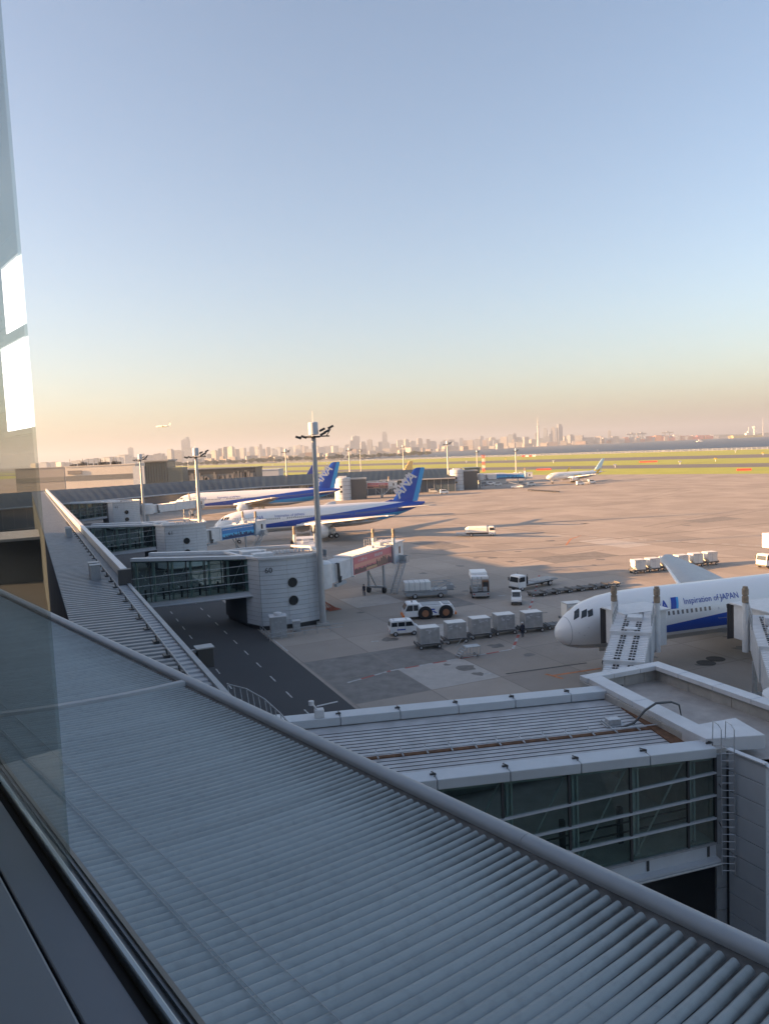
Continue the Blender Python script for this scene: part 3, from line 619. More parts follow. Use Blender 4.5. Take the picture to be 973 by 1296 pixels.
# ================================================================== BOARDING BRIDGES
rampw=mat('jetway_white',(.66,.68,.70),.4,var=.12,vs=1.1); slatw=mat('jetway_slat',(.74,.75,.77),.4,var=.08)
bellow=mat('bellows',(.07,.07,.075),.8)
def jetway(loc,rz,label,L=22,zs=4.9,ze=4.2,ad=None,cab=(0,0),cabrot=0,roofdash=False,grp='boarding bridges',stair=True,nsec=2,cabsize=(3.6,3.6)):
    t=thing('boarding_bridge',label,'boarding bridge',loc,rz,grp)
    hz_=2.9
    mb=MB(); mb.lathe((0,0,0),[(1.9,zs-.3),(2.0,zs),(2.0,zs+2.9),(1.7,zs+3.1),(.2,zs+3.25)],20); mb.ob('rotunda',rampw,t,smooth=True)
    mb=MB(); mb.lathe((0,0,0),[(.55,0),(.55,zs-.3)],14); mb.ob('rotunda_column',steel,t,smooth=True)
    Lc=L-1.5; cuts=[1.2+(Lc-1.2)*i/nsec for i in range(nsec+1)] if not(ad and nsec==2) else [1.2,1.2+(Lc-1.2)*.30,Lc]
    zc=lambda x: zs+(ze-zs)*x/L
    for i in range(nsec):
        a,b=cuts[i],cuts[i+1]+(.0 if i==nsec-1 else 1.0); w2=2.5+.28*i; h=2.55+.25*i
        mb=MB(); mb.bar((a,0,zc(a)+h/2+.05*i),(b,0,zc(b)+h/2+.05*i),w2,h); s=mb.ob('tunnel_section',rampw,t,bevel=.04)
        mb=MB(); k=int((b-a)/.42)
        for j in range(k+1):
            x=a+(b-a)*j/k
            mb.b2(x-.06,x+.06,-w2/2-.05,w2/2+.05,zc(x)+h+.05*i-.02,zc(x)+h+.05*i+.07)
        mb.ob('roof_slat',slatw,s,kind='stuff')
        if ad is None or i<nsec-1:
            mb=MB()
            for j in range(k+1):
                x=a+(b-a)*j/k
                for sg in(-1,1): mb.b2(x-.05,x+.05,sg*w2/2-.03,sg*w2/2+.03,zc(x)+.2,zc(x)+h-.1)
            mb.ob('side_rib',rampw,s,kind='stuff')
        if roofdash:
            mb=MB(); k=int((b-a)/.62)
            for j in range(k):
                x=a+.2+(b-a-.4)*j/k
                for y in(-.62,-.38,.38,.62): mb.b2(x,x+.34,y-.09,y+.09,zc(x)+h+.05*i+.05,zc(x)+h+.05*i+.085)
            mb.ob('grip_strip',black,s,kind='stuff')
        mb=MB(); mb.bar((b-.35,0,zc(b)+h/2),(b,0,zc(b)+h/2),w2+.22,h+.22); mb.ob('end_collar',rampw,s,bevel=.03)
    # hose loops on the first section
    mb=MB()
    for k in range(3): mb.tube([(2.6+k*.25,-1.45,zs+2.5),(2.9+k*.25,-1.6,zs+2.45),(3.0+k*.25,-1.6,zs+.4),(3.3+k*.25,-1.55,zs-.3),(3.7+k*.2,-1.55,zs+.6)],.07,6)
    mb.ob('cable_loop',dark,t,smooth=True)
    mb=MB(); mb.b2(2.2,5.2,-1.75,-1.3,zs-.55,zs-.2); mb.ob('cable_tray',offw,t)
    # cab
    cx,cy=L+cab[0],cab[1]; zz=ze-.1; sx,sy=cabsize
    cm=Matrix.Rotation(cabrot,3,'Z')
    def cp(x,y,z): v=cm@Vector((x,y,0)); return (cx+v.x,cy+v.y,z)
    mb=MB(); mb.box(cp(0,0,zz+1.6),(sx,sy,3.1),M=cm); cb=mb.ob('cab',rampw,t,bevel=.05)
    mb=MB(); mb.box(cp(0,0,zz+3.22),(sx+.5,sy+.5,.16),M=cm); mb.ob('cab_roof',white,cb,bevel=.03)
    for sg in(-1,1):
        mb=MB(); mb.box(cp(sg*(sx/2+.01),-.3,zz+1.8),(.04,.5,1.3),M=cm); mb.ob('cab_window',darkglass,cb)
    mb=MB(); mb.box(cp(.2,-sy/2-.01,zz+1.9),(.6,.04,1.1),M=cm); mb.ob('cab_window',darkglass,cb)
    mb=MB()
    for k in range(5): mb.box(cp(-.10*k,sy/2+.08+.13*k,zz+1.6-.03*k),(sx-.3-.05*k,.09,3.0+.06*k),M=cm)
    mb.box(cp(-.2,sy/2+.32,zz+1.6),(sx-.9,.6,2.7),M=cm); mb.ob('canopy',bellow,cb)
    # beacon posts
    for y in(-1.75,1.75):
        mb=MB(); x=L-2.0; mb.lathe((x,y,0),[(.26,ze-.2),(.26,ze+4.0),(.2,ze+4.05)],10); q=mb.ob('lift_column',rampw,t,smooth=True)
        mb=MB(); mb.lathe((x,y,ze+4.05),[(.2,0),(.27,.02),(.27,.55),(.21,.56),(.21,.68),(.27,.69),(.27,1.2),(.22,1.22),(.2,1.4),(.08,1.42)],12); mb.ob('beacon',mat('beacon_tan',(.30,.24,.18),.55,var=.5,vs=4),q,smooth=True,angle=30)
    # roof rail
    mb=MB()
    for y in(-1.5,1.5):
        mb.tube([(L-6,y,zc(L-6)+4.05),(L-1.5,y,ze+4.05)],.045,5); mb.tube([(L-6,y,zc(L-6)+3.5),(L-1.5,y,ze+3.5)],.035,5)
        for k in range(6): x=L-6+k*.9; mb.tube([(x,y,zc(x)+2.8),(x,y,zc(x)+4.05)],.04,5)
    mb.ob('roof_rail',offw,t)
    mb=MB(); mb.b2(L-4.8,L-3.6,-.7,.5,zc(L-4)+2.9,zc(L-4)+3.5); mb.ob('roof_unit',white,t,bevel=.04); mb=MB(); mb.b2(L-7.6,L-6.8,-.5,.5,zc(L-7)+2.85,zc(L-7)+3.3); mb.ob('roof_unit',white,t,bevel=.04)
    # drive legs
    xd=L-5.5
    for y in(-1.3,1.3):
        mb=MB(); mb.lathe((xd,y,0),[(.2,.9),(.2,zc(xd)+.1)],10); lg=mb.ob('leg',steel,t,smooth=True)
        mb=MB(); mb.lathe((xd,y,.55),[(.1,-.2),(.5,-.2),(.55,-.1),(.55,.1),(.5,.2),(.1,.2)],16,'y'); mb.ob('wheel',black,lg,smooth=True,angle=40)
    mb=MB(); mb.b2(xd-.3,xd+.3,-1.6,1.6,.8,1.15); mb.bar((xd,0,1.0),(xd-3,0,zc(xd)-.1),.16); mb.ob('axle_beam',steel,t)
    if stair:
        x1,z1=L-1.6,ze; n=int(z1/.22); run=4.3; y=-3.0
        s=MB(); 
        for sg in(-.5,.5):
            s.bar((x1,y+sg,z1),(x1-run,y+sg,.15),.08,.3); s.tube([(x1,y+sg,z1+1.0),(x1-run,y+sg,1.15)],.035,6)
            for k in range(6): f=k/5; s.tube([(x1-run*f,y+sg,z1*(1-f)+.1),(x1-run*f,y+sg,z1*(1-f)+1.05)],.025,5)
        sr=s.ob('stair',steel,t)
        for k in range(n):
            f=(k+.5)/n; m_=MB(); m_.b2(x1-run*f-.13,x1-run*f+.13,y-.45,y+.45,z1*(1-f)-.02,z1*(1-f)+.03); m_.ob('tread',steel,sr)
        m_=MB(); m_.b2(x1-.1,x1+1.4,y-.55,-1.3,z1-.08,z1+.0); m_.b2(x1+1.3,x1+1.4,y-.55,-1.3,z1,z1+1.0); m_.b2(x1,x1+1.4,y-.6,y-.52,z1,z1+1.0); m_.ob('landing',steel,sr)
    if ad:
        i=nsec-1; a,b=cuts[i]+.5,cuts[i+1]-.9; y=-(2.5+.28*i)/2-.05
        sk=mat('ad_'+ad,(.62,.20,.22),.45) if ad=='pink' else mat('ad_'+ad,(.03,.22,.55),.45)
        mb=MB(); z=lambda x,f: zc(x)+.15+2.45*f
        def pl(mb,x0,x1,f0,f1,dy): mb.add([(x0,y-dy,z(x0,f0)),(x1,y-dy,z(x1,f0)),(x1,y-dy,z(x1,f1)),(x0,y-dy,z(x0,f1))],[(0,1,2,3)])
        mb.bar((a,y,z(a,.5)),(b,y,z(b,.5)),.08,2.45); pa=mb.ob('advert_panel',sk,t)
        rr=random.Random(5 if ad=='pink' else 9); dk=mat('ad_skyline_'+ad,(.16,.10,.10),.5) if ad=='pink' else mat('ad_skyline_'+ad,(.01,.035,.12),.5)
        mb=MB(); x=a+.1
        while x<b-.2:
            u=(x-a)/(b-a); hh=(.25+.1*rr.random()+(.32*rr.random() if u>.55 else 0)) if ad=='pink' else (.2+.45*rr.random()*math.sin(max(.15,u)*3.0)); wd=rr.uniform(.15,.4)
            pl(mb,x,min(b-.05,x+wd),.03,hh,.048); x+=wd*1.05
        mb.ob('skyline_print',dk,pa)
        mb=MB()
        if ad=='pink':
            pl(mb,a+.05,b-.05,.38,.60,.043)
            mb.ob('sunset_print',mat('ad_glow',(.70,.34,.27),.5),pa); mb=MB()
            for k in range(5): pl(mb,a+(b-a)*(.62+.055*k),a+(b-a)*(.62+.055*k)+.16,.08,.62+.04*(k%2),.052)
            pl(mb,a+(b-a)*.3,a+(b-a)*.58,.05,.2,.052); mb.ob('tower_print',mat('ad_tan',(.55,.36,.22),.5),pa)
        else:
            pl(mb,a+.05,b-.05,.03,.5,.043); mb.ob('glow_print',mat('ad_cyan',(.08,.42,.70),.5),pa)
        if ad=='pink':
            for s_,fx,sz in(('シンガポール',.10,.52),('SINGAPORE',.52,.58)):
                me,_,_=text_mesh(s_,sz,bold=.012); me.materials.append(white); o=link('lettering',me,pa); x=a+(b-a)*fx; o.location=(x,y-.056,z(x,.70)); o.rotation_euler=(R(90),-math.atan2(ze-zs,L),0)
        else:
            mb=MB(); x=a+.3
            while x<b-.4:
                wd=rr.uniform(.12,.3); pl(mb,x,x+wd,.80,.90,.052); x+=wd+rr.uniform(.06,.25)
            mb.ob('lettering',white,pa)
    return t
az=math.atan2(.925,.38)
jw1=jetway((13.6,45.2,0),az,'boarding bridge with stepped roof at the nose of the nearest jet',L=22.0,zs=3.2,ze=4.0,cab=(-.32,.09),cabrot=R(17)-az,roofdash=True,nsec=3,stair=False,cabsize=(4.2,2.9))
jw2=jetway((24.4,44.0,0),az,'boarding bridge with long white roof at the right edge beside the nearest jet',L=21.5,zs=3.3,ze=3.75,cab=(1.2,-.5),cabrot=R(17)-az,roofdash=True,nsec=2,stair=False,cabsize=(3.6,5.0))
jw60=jetway((-9.2,97.5,0),math.atan2(.92,.39),'boarding bridge with pink skyline advert beside the tower numbered 60',L=24.6,zs=4.7,ze=4.2,ad='pink')
jw61=jetway((-39.0,152.5,0),R(64),'boarding bridge with blue skyline advert at the middle gate tower',L=21,zs=4.5,ze=4.1,ad='blue')
jw62=jetway((-78,247,0),R(62),'plain white boarding bridge by the far small gate tower',L=24,zs=4.7,ze=4.4)
dup(jw62,(-11,105,0),R(97),'plain white boarding bridge half hidden behind the tower numbered 60')
# ================================================================== AIRLINERS
def livery(name,kind,Rr,L):
    m=bpy.data.materials.new(name); m.use_nodes=True; n=m.node_tree; b=n.nodes['Principled BSDF']; b.inputs['Roughness'].default_value=.28; b.inputs['Coat Weight'].default_value=.3; K=n.links.new
    tc=n.nodes.new('ShaderNodeTexCoord'); sp=n.nodes.new('ShaderNodeSeparateXYZ'); K(tc.outputs['Object'],sp.inputs[0])
    def mth(op,a,c,clamp=False):
        q=n.nodes.new('ShaderNodeMath'); q.operation=op; q.use_clamp=clamp
        for i,v in enumerate((a,c)):
            if isinstance(v,(int,float)): q.inputs[i].default_value=v
            else: K(v,q.inputs[i])
        return q.outputs[0]
    x,z=sp.outputs[0],sp.outputs[2]
    def above(a0,b0): # z > a0+b0*x
        return mth('GREATER_THAN',z,mth('ADD',mth('MULTIPLY',x,b0),a0))
    def mix(a,c,f):
        q=n.nodes.new('ShaderNodeMix'); q.data_type='RGBA'; K(f,q.inputs[0])
        for s,v in((6,a),(7,c)):
            if isinstance(v,tuple): q.inputs[s].default_value=(*v,1)
            else: K(v,q.inputs[s])
        return q.outputs[2]
    W_=(.80,.81,.82)
    if kind=='blue':
        bot=-.30*2*Rr*.96; c=mix((.42,.43,.44),W_,above(bot-.35,0.0)) # grey belly, white above
        s1=.0; 
        low=above(bot,0.0); low2=mth('MINIMUM',above(bot,0),above(bot-.068*.42*L,.068)) # lower edge rises aft
        hi=above(bot-.085*.02*L,.085)
        band=mth('MULTIPLY',low,mth('SUBTRACT',1,hi)); band=mth('MULTIPLY',band,mth('GREATER_THAN',x,.09*L))
        c=mix(c,(.04,.34,.72),mth('MULTIPLY',band,mth('SUBTRACT',1,above(bot-.062*.36*L,.062))))
        dkb=mth('MULTIPLY',band,above(bot-.062*.36*L,.062)); c=mix(c,(.012,.07,.40),mth('MAXIMUM',dkb,mth('MULTIPLY',band,mth('LESS_THAN',x,.34*L))))
    else:
        c=mix((.78,.80,.80),(.82,.60,.06),mth('MULTIPLY',mth('GREATER_THAN',x,.46*L),mth('MULTIPLY',mth('LESS_THAN',mth('ADD',x,mth('MULTIPLY',z,.8)),.60*L),mth('LESS_THAN',z,.2))))
    K(c,b.inputs['Base Color']); return m
def finmat(name,c1,c2,slope,off,vert=False):
    m=bpy.data.materials.new(name); m.use_nodes=True; n=m.node_tree; b=n.nodes['Principled BSDF']; b.inputs['Roughness'].default_value=.3; K=n.links.new
    tc=n.nodes.new('ShaderNodeTexCoord'); sp=n.nodes.new('ShaderNodeSeparateXYZ'); K(tc.outputs['Object'],sp.inputs[0])
    q=n.nodes.new('ShaderNodeMath'); q.operation='MULTIPLY_ADD'; K(sp.outputs[2],q.inputs[0]); q.inputs[1].default_value=slope; K(sp.outputs[0],q.inputs[2])
    g=n.nodes.new('ShaderNodeMath'); g.operation='GREATER_THAN'; K(q.outputs[0],g.inputs[0]); g.inputs[1].default_value=off
    x=n.nodes.new('ShaderNodeMix'); x.data_type='RGBA'; K(g.outputs[0],x.inputs[0]); x.inputs[6].default_value=(*c1,1); x.inputs[7].default_value=(*c2,1); K(x.outputs[2],b.inputs['Base Color']); return m
wingm=mat('wing_grey',(.40,.41,.42),.4,.1,var=.08,vs=.8); acw=mat('aircraft_white',(.80,.81,.82),.3); fan=mat('fan_dark',(.04,.04,.045),.4,.5)
STN=[(0,.05,-.30),(.04,.17,-.30),(.12,.30,-.295),(.28,.43,-.275),(.52,.58,-.235),(.85,.725,-.165),(1.3,.845,-.10),(1.9,.93,-.045),(2.7,.985,-.01),(3.6,1,0)]
def airliner(loc,phi,label,L,Rr,cz,span,fin_h,kind='blue',sweep=.58,eng_r=1.55,letters='ANA',detail=1,gearx=.52,wing0=.36,group='blue tailed airliners'):
    """local: +x aft from the nose tip, +y the right wing; z=0 ground"""
    t=thing('airliner',label,'airliner',loc,phi,group)
    Hh=Rr*1.06; n=40
    xt=.64*L; st=[(x*Rr,r,zc) for x,r,zc in STN]+[(6*Rr+ (xt-6*Rr)*i/6,1,0) for i in range(0,7)]
    for i in range(1,11):
        u=i/10; r=1-.90*u**1.65; st.append((xt+(L-xt)*u,r,(1-r)*.72))
    def sec(x):
        for (x0,r0,c0),(x1,r1,c1) in zip(st[:-1],st[1:]):
            if x<=x1:
                u=(x-x0)/(x1-x0); return r0+(r1-r0)*u,c0+(c1-c0)*u
        return st[-1][1:]
    def surf(x,a,off=0.0): # a: angle up from horizontal on the left (-y) side; side +1 mirrors
        r,c=sec(x); return Vector((x,-(Rr*r+off)*math.cos(a),c*Hh+(Hh*r+off)*math.sin(a)))
    mb=MB(); mb.loft([[(x,Rr*r*math.cos(2*math.pi*j/n),c*Hh+Hh*r*math.sin(2*math.pi*j/n)) for j in range(n)] for x,r,c in st])
    fz=mb.ob('fuselage',livery('livery_'+label[:12]+str(L),kind,Rr,L),t,smooth=True,angle=60,loc=(0,0,cz))
    def patch(mb,x0,x1,a0,a1,off=.015,sg=1,k=3,skew=0):
        vs=[];
        for i in range(k+1):
            for j in range(k+1):
                x=x0+(x1-x0)*i/k; a=a0+(a1-a0)*j/k; p=surf(x+skew*j/k,a,off); vs.append((p.x,p.y*sg,p.z))
        mb.add(vs,[(i*(k+1)+j,(i+1)*(k+1)+j,(i+1)*(k+1)+j+1,i*(k+1)+j+1) for i in range(k) for j in range(k)])
    # cockpit panes
    for sg in(1,-1):
        for (x0,x1,a0,a1,sk) in((.54*Rr,.74*Rr,R(48),R(76),.17*Rr),(.77*Rr,.98*Rr,R(40),R(60),.13*Rr),(1.01*Rr,1.20*Rr,R(36),R(53),.08*Rr)):
            mb=MB(); patch(mb,x0,x1,a0,a1,.02,sg,4,sk); mb.ob('cockpit_window',darkglass,fz,smooth=True)
    # radome seam and probes
    def ring(x):
        r,c=sec(x); return [(x,(Rr*r+.012)*math.cos(2*math.pi*j/n),c*Hh+(Hh*r+.012)*math.sin(2*math.pi*j/n)) for j in range(n)]
    if detail:
        mb=MB(); mb.loft([ring(.40*Rr),ring(.40*Rr+.035)],cap=False); mb.ob('radome_seam',mat('door_line',(.28,.30,.34),.4),fz)
        for xx,aa in((.62*Rr,R(2)),(.80*Rr,R(-8)),(.95*Rr,R(10))): mb=MB(); p=surf(xx,aa,0); q=surf(xx,aa,.14); mb.tube([p,q,q+Vector((-.16,0,0))],.022,5); mb.ob('probe',alu,fz)
    # cabin windows
    mb=MB(); sp=.52 if detail else 1.1; x=3.2*Rr
    while x<L*.86:
        if not any(abs(x-d*L)<.9 for d in(.30,.62)):
            for sg in(1,-1): patch(mb,x,x+.24,R(7),R(7)+.36/Rr,.012,sg,1)
        x+=sp
    mb.ob('cabin_window',mat('cabin_glass',(.20,.19,.19),.2),fz,kind='stuff')
    for d in(.085,.30,.62,.86):
        for sg in(1,-1):
            x=d*L; mb=MB(); a0,a1=R(-12),R(-12)+1.85/Rr
            for e in((x,x+.06,a0,a1),(x+1.0,x+1.06,a0,a1),(x,x+1.06,a1,a1+.05/Rr),(x,x+1.06,a0-.05/Rr,a0)): patch(mb,*e,.012,sg,2)
            mb.ob('door_outline',mat('door_line',(.28,.30,.34),.4),fz)
    # wings
    hs=span/2; x0=wing0*L; rc=.155*L if L>45 else .17*L
    def wing(sg,x0,c0,yr,yt,c1,sw,z0,z1,th,name,m,tip=None):
        secs=[]
        for f in(0,.32,.7,.93,1.0):
            y=yr+(yt-yr)*f; c=c0+(c1-c0)*(f if f>.32 else f*1.25) if name=='wing' else c0+(c1-c0)*f
            if f==1.0: c*=.55
            xl=x0+(y-yr)*sw+(c1*.5 if f==1.0 else 0); z=z0+(z1-z0)*f; h=th*c
            pr=[(0,0),(.06,.5),(.3,.85),(.6,.55),(1,.03),(.6,-.25),(.3,-.4),(.06,-.3)]
            secs.append([(xl+u*c,sg*y,z+v*h) for u,v in pr])
        mb=MB(); mb.loft(secs); return mb.ob(name,m,t,smooth=True,angle=50)
    zw=cz-.55*Hh
    for sg in(1,-1):
        wg=wing(sg,x0,rc*1.35,.6*Rr,hs,rc*.26,sweep,zw,zw+hs*.115,.10,'wing',wingm)
        # pale leading edge strip and flaps line
        mb=MB(); mb.tube([(x0+.15,sg*Rr*.9,zw+.1),(x0+(hs-.6*Rr)*sweep,sg*hs*.97,zw+hs*.112)],[.32,.13],8); mb.ob('slat',acw,wg,smooth=True)
        for f in(.3,.48,.66):
            y=.6*Rr+(hs-.6*Rr)*f; xx=x0+(y-.6*Rr)*sweep+rc*(1.35-1.09*min(1,f*1.05))*.75; mb=MB(); z=zw+hs*.115*f-.25; mb.lathe((xx,sg*y,z),[(.02,-1.4),(.3,-.5),(.28,.8),(.03,2.0)],8,'x'); mb.ob('flap_fairing',wingm,wg,smooth=True)
        wing(sg,.845*L,.085*L,.35*Rr,hs*.36,.036*L,.62,cz+.32*Hh,cz+.32*Hh+1.0,.09,'stabilizer',wingm)
        # engine
        ey=.34*hs; ex=x0+(ey-.6*Rr)*sweep-2.6; ez=zw+hs*.115*.3-eng_r*1.12
        mb=MB(); e=eng_r; mb.lathe((ex,sg*ey,ez),[(e*.80,.25),(e*.86,0),(e*.96,.12),(e*1.05,.8),(e*1.06,1.8),(e*.95,3.2),(e*.78,4.0),(e*.62,4.05)],24,'x',cap=False); en=mb.ob('engine',acw,t,smooth=True,angle=60)
        mb=MB(); mb.lathe((ex,sg*ey,ez),[(.01,-.05),(e*.2,.5),(e*.81,.55)],20,'x',cap=False); mb.ob('fan',fan,en)
        mb=MB(); mb.lathe((ex,sg*ey,ez),[(e*.84,-.02),(e*.90,-.03),(e*.98,.14),(e*.90,.2)],24,'x',cap=False); mb.ob('intake_lip',alu,en,smooth=True)
        mb=MB(); mb.lathe((ex,sg*ey,ez),[(e*.60,3.6),(e*.55,4.6),(e*.3,5.1),(.05,5.7)],18,'x'); mb.ob('exhaust',steel,en,smooth=True)
        mb=MB(); mb.prof([(ex+.9,ez+e),(ex+2.4,zw+hs*.04+.3),(ex+6.5,zw+hs*.04),(ex+4.4,ez+e*.5)],sg*ey-.18,sg*ey+.18); mb.ob('pylon',acw,en)
    # wing box fairing
    mb=MB(); mb.loft([[(x,y*w_,cz-.72*Hh+z_*h_) for y,z_ in((-1,.3),(-.8,-.5),(0,-.75),(.8,-.5),(1,.3))] for x,w_,h_ in((x0-3,.4*Rr,.2),(x0,.98*Rr,.8),(x0+rc*1.4,.98*Rr,.8),(x0+rc*1.4+4,.4*Rr,.2))]); mb.ob('belly_fairing',mat('belly_grey',(.42,.43,.44),.4),t,smooth=True)
    # fin
    zb=cz+.82*Hh; fx=.83*L; fr=.135*L; ft=.050*L; dx=(fin_h-zb)*.80
    fm_=finmat('fin_'+label[:10],(.014,.07,.40),(.04,.34,.72),-.30 if kind=='blue' else 0,fr*.80) if kind=='blue' else finmat('fin_'+label[:10],(.80,.62,.12),(.55,.76,.84),4.0,5.0)
    secs=[]
    for f in(0,.5,.97,1.0):
        c=fr+(ft-fr)*f; xl=dx*f+(.6 if f==1 else 0); z=(fin_h-zb)*f
        c=c*(.75 if f==1 else 1); th=.06*c
        secs.append([(xl+u*c,v*th,z) for u,v in((0,0),(.08,.7),(.35,1),(.7,.6),(1,.05),(1,-.05),(.7,-.6),(.35,-1),(.08,-.7))])
    mb=MB(); mb.loft(secs); fn=mb.ob('tail_fin',fm_,t,smooth=True,angle=50,loc=(fx,0,zb))
    mb=MB(); mb.loft([[(-5.5,0,-.55),(-5.4,.02,-.55),(-5.4,-.02,-.55)],[(0.3,0,.9),(.9,.2,-.2),(.9,-.2,-.2)]]); mb.ob('dorsal_fillet',acw if kind!='blue' else bluep,fn)
    if letters:
        for sg in(-1,1):
            hh=fin_h-zb
            me,a,b=text_mesh(letters,hh*.40,shear=.2,bold=hh*.010); me.materials.append(white); o=link('tail_lettering',me,fn)
            # text climbs the fin along the leading edge
            ang=math.atan2(hh*.62,dx*.70)
            ex=Vector((math.cos(ang),0,math.sin(ang))); ez_=Vector((-math.sin(ang),0,math.cos(ang)))
            if sg==1: pass
            M=Matrix((ex,Vector((0,-1,0))*1.0,ez_)).transposed()
            if sg==-1:
                M3=Matrix((ex,ez_,ex.cross(ez_))).transposed(); o.matrix_local=Matrix.Translation(Vector((fr*.30,-.055*fr-.06,hh*.10)))@M3.to_4x4()
            else:
                ex2=-ex; M3=Matrix((ex2,ez_,ex2.cross(ez_))).transposed(); o.matrix_local=Matrix.Translation(Vector((fr*.30,.055*fr+.06,hh*.10))+ex*(b-a))@M3.to_4x4()
    # gear
    def wheels(x,y,rows,r):
        for i in range(rows):
            for s in(-.45,.45):
                mb=MB(); xx=x+(i-(rows-1)/2)*r*2.3; mb.lathe((xx,y+s,r),[(.1,-.2),(r*.9,-.2),(r,-.1),(r,.1),(r*.9,.2),(.1,.2)],18,'y'); w_=mb.ob('wheel',black,t,smooth=True,angle=40)
                mb=MB(); mb.lathe((xx,y+s,r),[(.02,-.215),(r*.5,-.215),(r*.5,.215),(.02,.215)],14,'y'); mb.ob('hub',alu,w_)
    gx=gearx*L
    for y in(-.9*Rr*1.9,.9*Rr*1.9):
        mb=MB(); mb.tube([(gx,y,.6),(gx,y*.95,cz-.6*Hh)],.2,8); mb.tube([(gx,y,1.2),(gx-1.2,y*.7,cz-.8*Hh)],.1,6); mb.bar((gx-.8,y,.65),(gx+.8,y,.65),.2); mb.ob('main_gear',steel,t); wheels(gx,y,2,.62)
        mb=MB(); mb.b2(gx-.9,gx+.6,y*1.03-.03,y*1.03+.03,1.2,cz-.9*Hh); mb.ob('gear_door',acw,t)
    mb=MB(); gx=.105*L; mb.tube([(gx,0,.4),(gx,0,cz-.9*Hh)],.14,8); mb.tube([(gx,0,1.0),(gx+1,0,cz-.9*Hh)],.07,6); mb.ob('nose_gear',steel,t); wheels(gx,0,1,.45)
    for s in(-.5,.5): mb=MB(); mb.b2(gx-.8,gx+.3,s-.02,s+.02,cz-Hh-.55,cz-.93*Hh); mb.ob('gear_door',acw,t)
    return t,fz,surf
def wrap_text(s,size,x0,z0,surf,fz,m,flip=False,name='lettering',bold=0,shear=0,Hh=1,slope=0.0):
    """lay lettering on the left side of a fuselage, reading aft (nose is at the left of the picture)"""
    me,a,b=text_mesh(s,size,shear=shear,bold=bold,res=2); bm=bmesh.new(); bm.from_mesh(me)
    for _ in range(2):
        ed=[e for e in bm.edges if abs(e.verts[0].co.y-e.verts[1].co.y)>size*.22]
        if ed: bmesh.ops.subdivide_edges(bm,edges=ed,cuts=1)
    bmesh.ops.triangulate(bm,faces=bm.faces); 
    for v in bm.verts:
        x=x0+(v.co.x-a); h=z0+v.co.y+slope*(v.co.x-a); aa=math.asin(max(-.99,min(.99,h/Hh))); p=surf(x,aa,.03); v.co=p
    bm.to_mesh(me); bm.free(); me.materials.append(m); return link(name,me,fz)
PH=R(17); ac=Vector((33,74.9,0))-Vector((math.cos(PH),math.sin(PH),0))*18.2
a1,f1,s1=airliner((ac.x,ac.y,0),PH,'nearest white airliner with blue band and two boarding bridges at its side',54.9,2.515,4.85,47.6,15.8,sweep=.50,wing0=.33,eng_r=1.35)
wrap_text('ANA',1.15,8.3,.85,s1,f1,bluep,bold=.03,shear=.15,Hh=2.66)
mb=MB(); vs=[]
for (x0,x1,m_) in((11.05,11.65,bluep),(11.65,11.9,lblue)):
    mb=MB(); vs=[]
    for i in range(2):
        for j in range(5):
            p=s1(x0+(x1-x0)*i+.09*j,math.asin((.85+.98*j/4)/2.66),.03); vs.append(p)
    mb.add(vs,[(j,j+5,j+6,j+1) for j in range(4)]); mb.ob('logo_block',m_,f1)
wrap_text('Inspiration of JAPAN',.76,12.7,1.15,s1,f1,bluep,bold=0,shear=.12,Hh=2.66)
wrap_text('767',.9,30.5,.3,s1,f1,bluep,Hh=2.66)
a2,f2,s2=airliner((-43.0,188.6,0),R(17.5),'middle white airliner with blue tail and big engine behind the pink advert bridge',56.7,2.89,5.3,60,16.9,eng_r=1.85)
wrap_text('Inspiration of JAPAN',.9,15,.9,s2,f2,bluep,Hh=3.06); wrap_text('ANA',1.2,9.5,.7,s2,f2,bluep,Hh=3.06,shear=.15)
a3,f3,s3=airliner((-80.3,287,0),R(4),'farther white airliner with blue tail in front of the dark blue roof',63.7,3.1,5.6,61,18.3,eng_r=1.95)
wrap_text('Inspiration of JAPAN',1.0,17,.9,s3,f3,bluep,Hh=3.28); wrap_text('ANA',1.3,10,.7,s3,f3,bluep,Hh=3.28,shear=.15)
a4,f4,s4=airliner((88,405,0),R(12),'small far airliner with pale blue tail and yellow belly patch','airliner' and 33,1.95,4.0,34,12.4,kind='yellow',eng_r=1.0,letters=None,wing0=.34,group=None)
mb=MB()
for sg in(1,-1): mb.loft([[(.34*33+14.6*.58,sg*17,5.2),(.34*33+14.6*.58+1.6,sg*17,5.2),(.34*33+14.6*.58+1.6,sg*17.1,5.25)],[(.34*33+14.6*.58+2.2,sg*17.9,7.9),(.34*33+14.6*.58+2.9,sg*17.9,7.9),(.34*33+14.6*.58+2.9,sg*17.95,7.95)]])
mb.ob('winglet',yellow,a4)
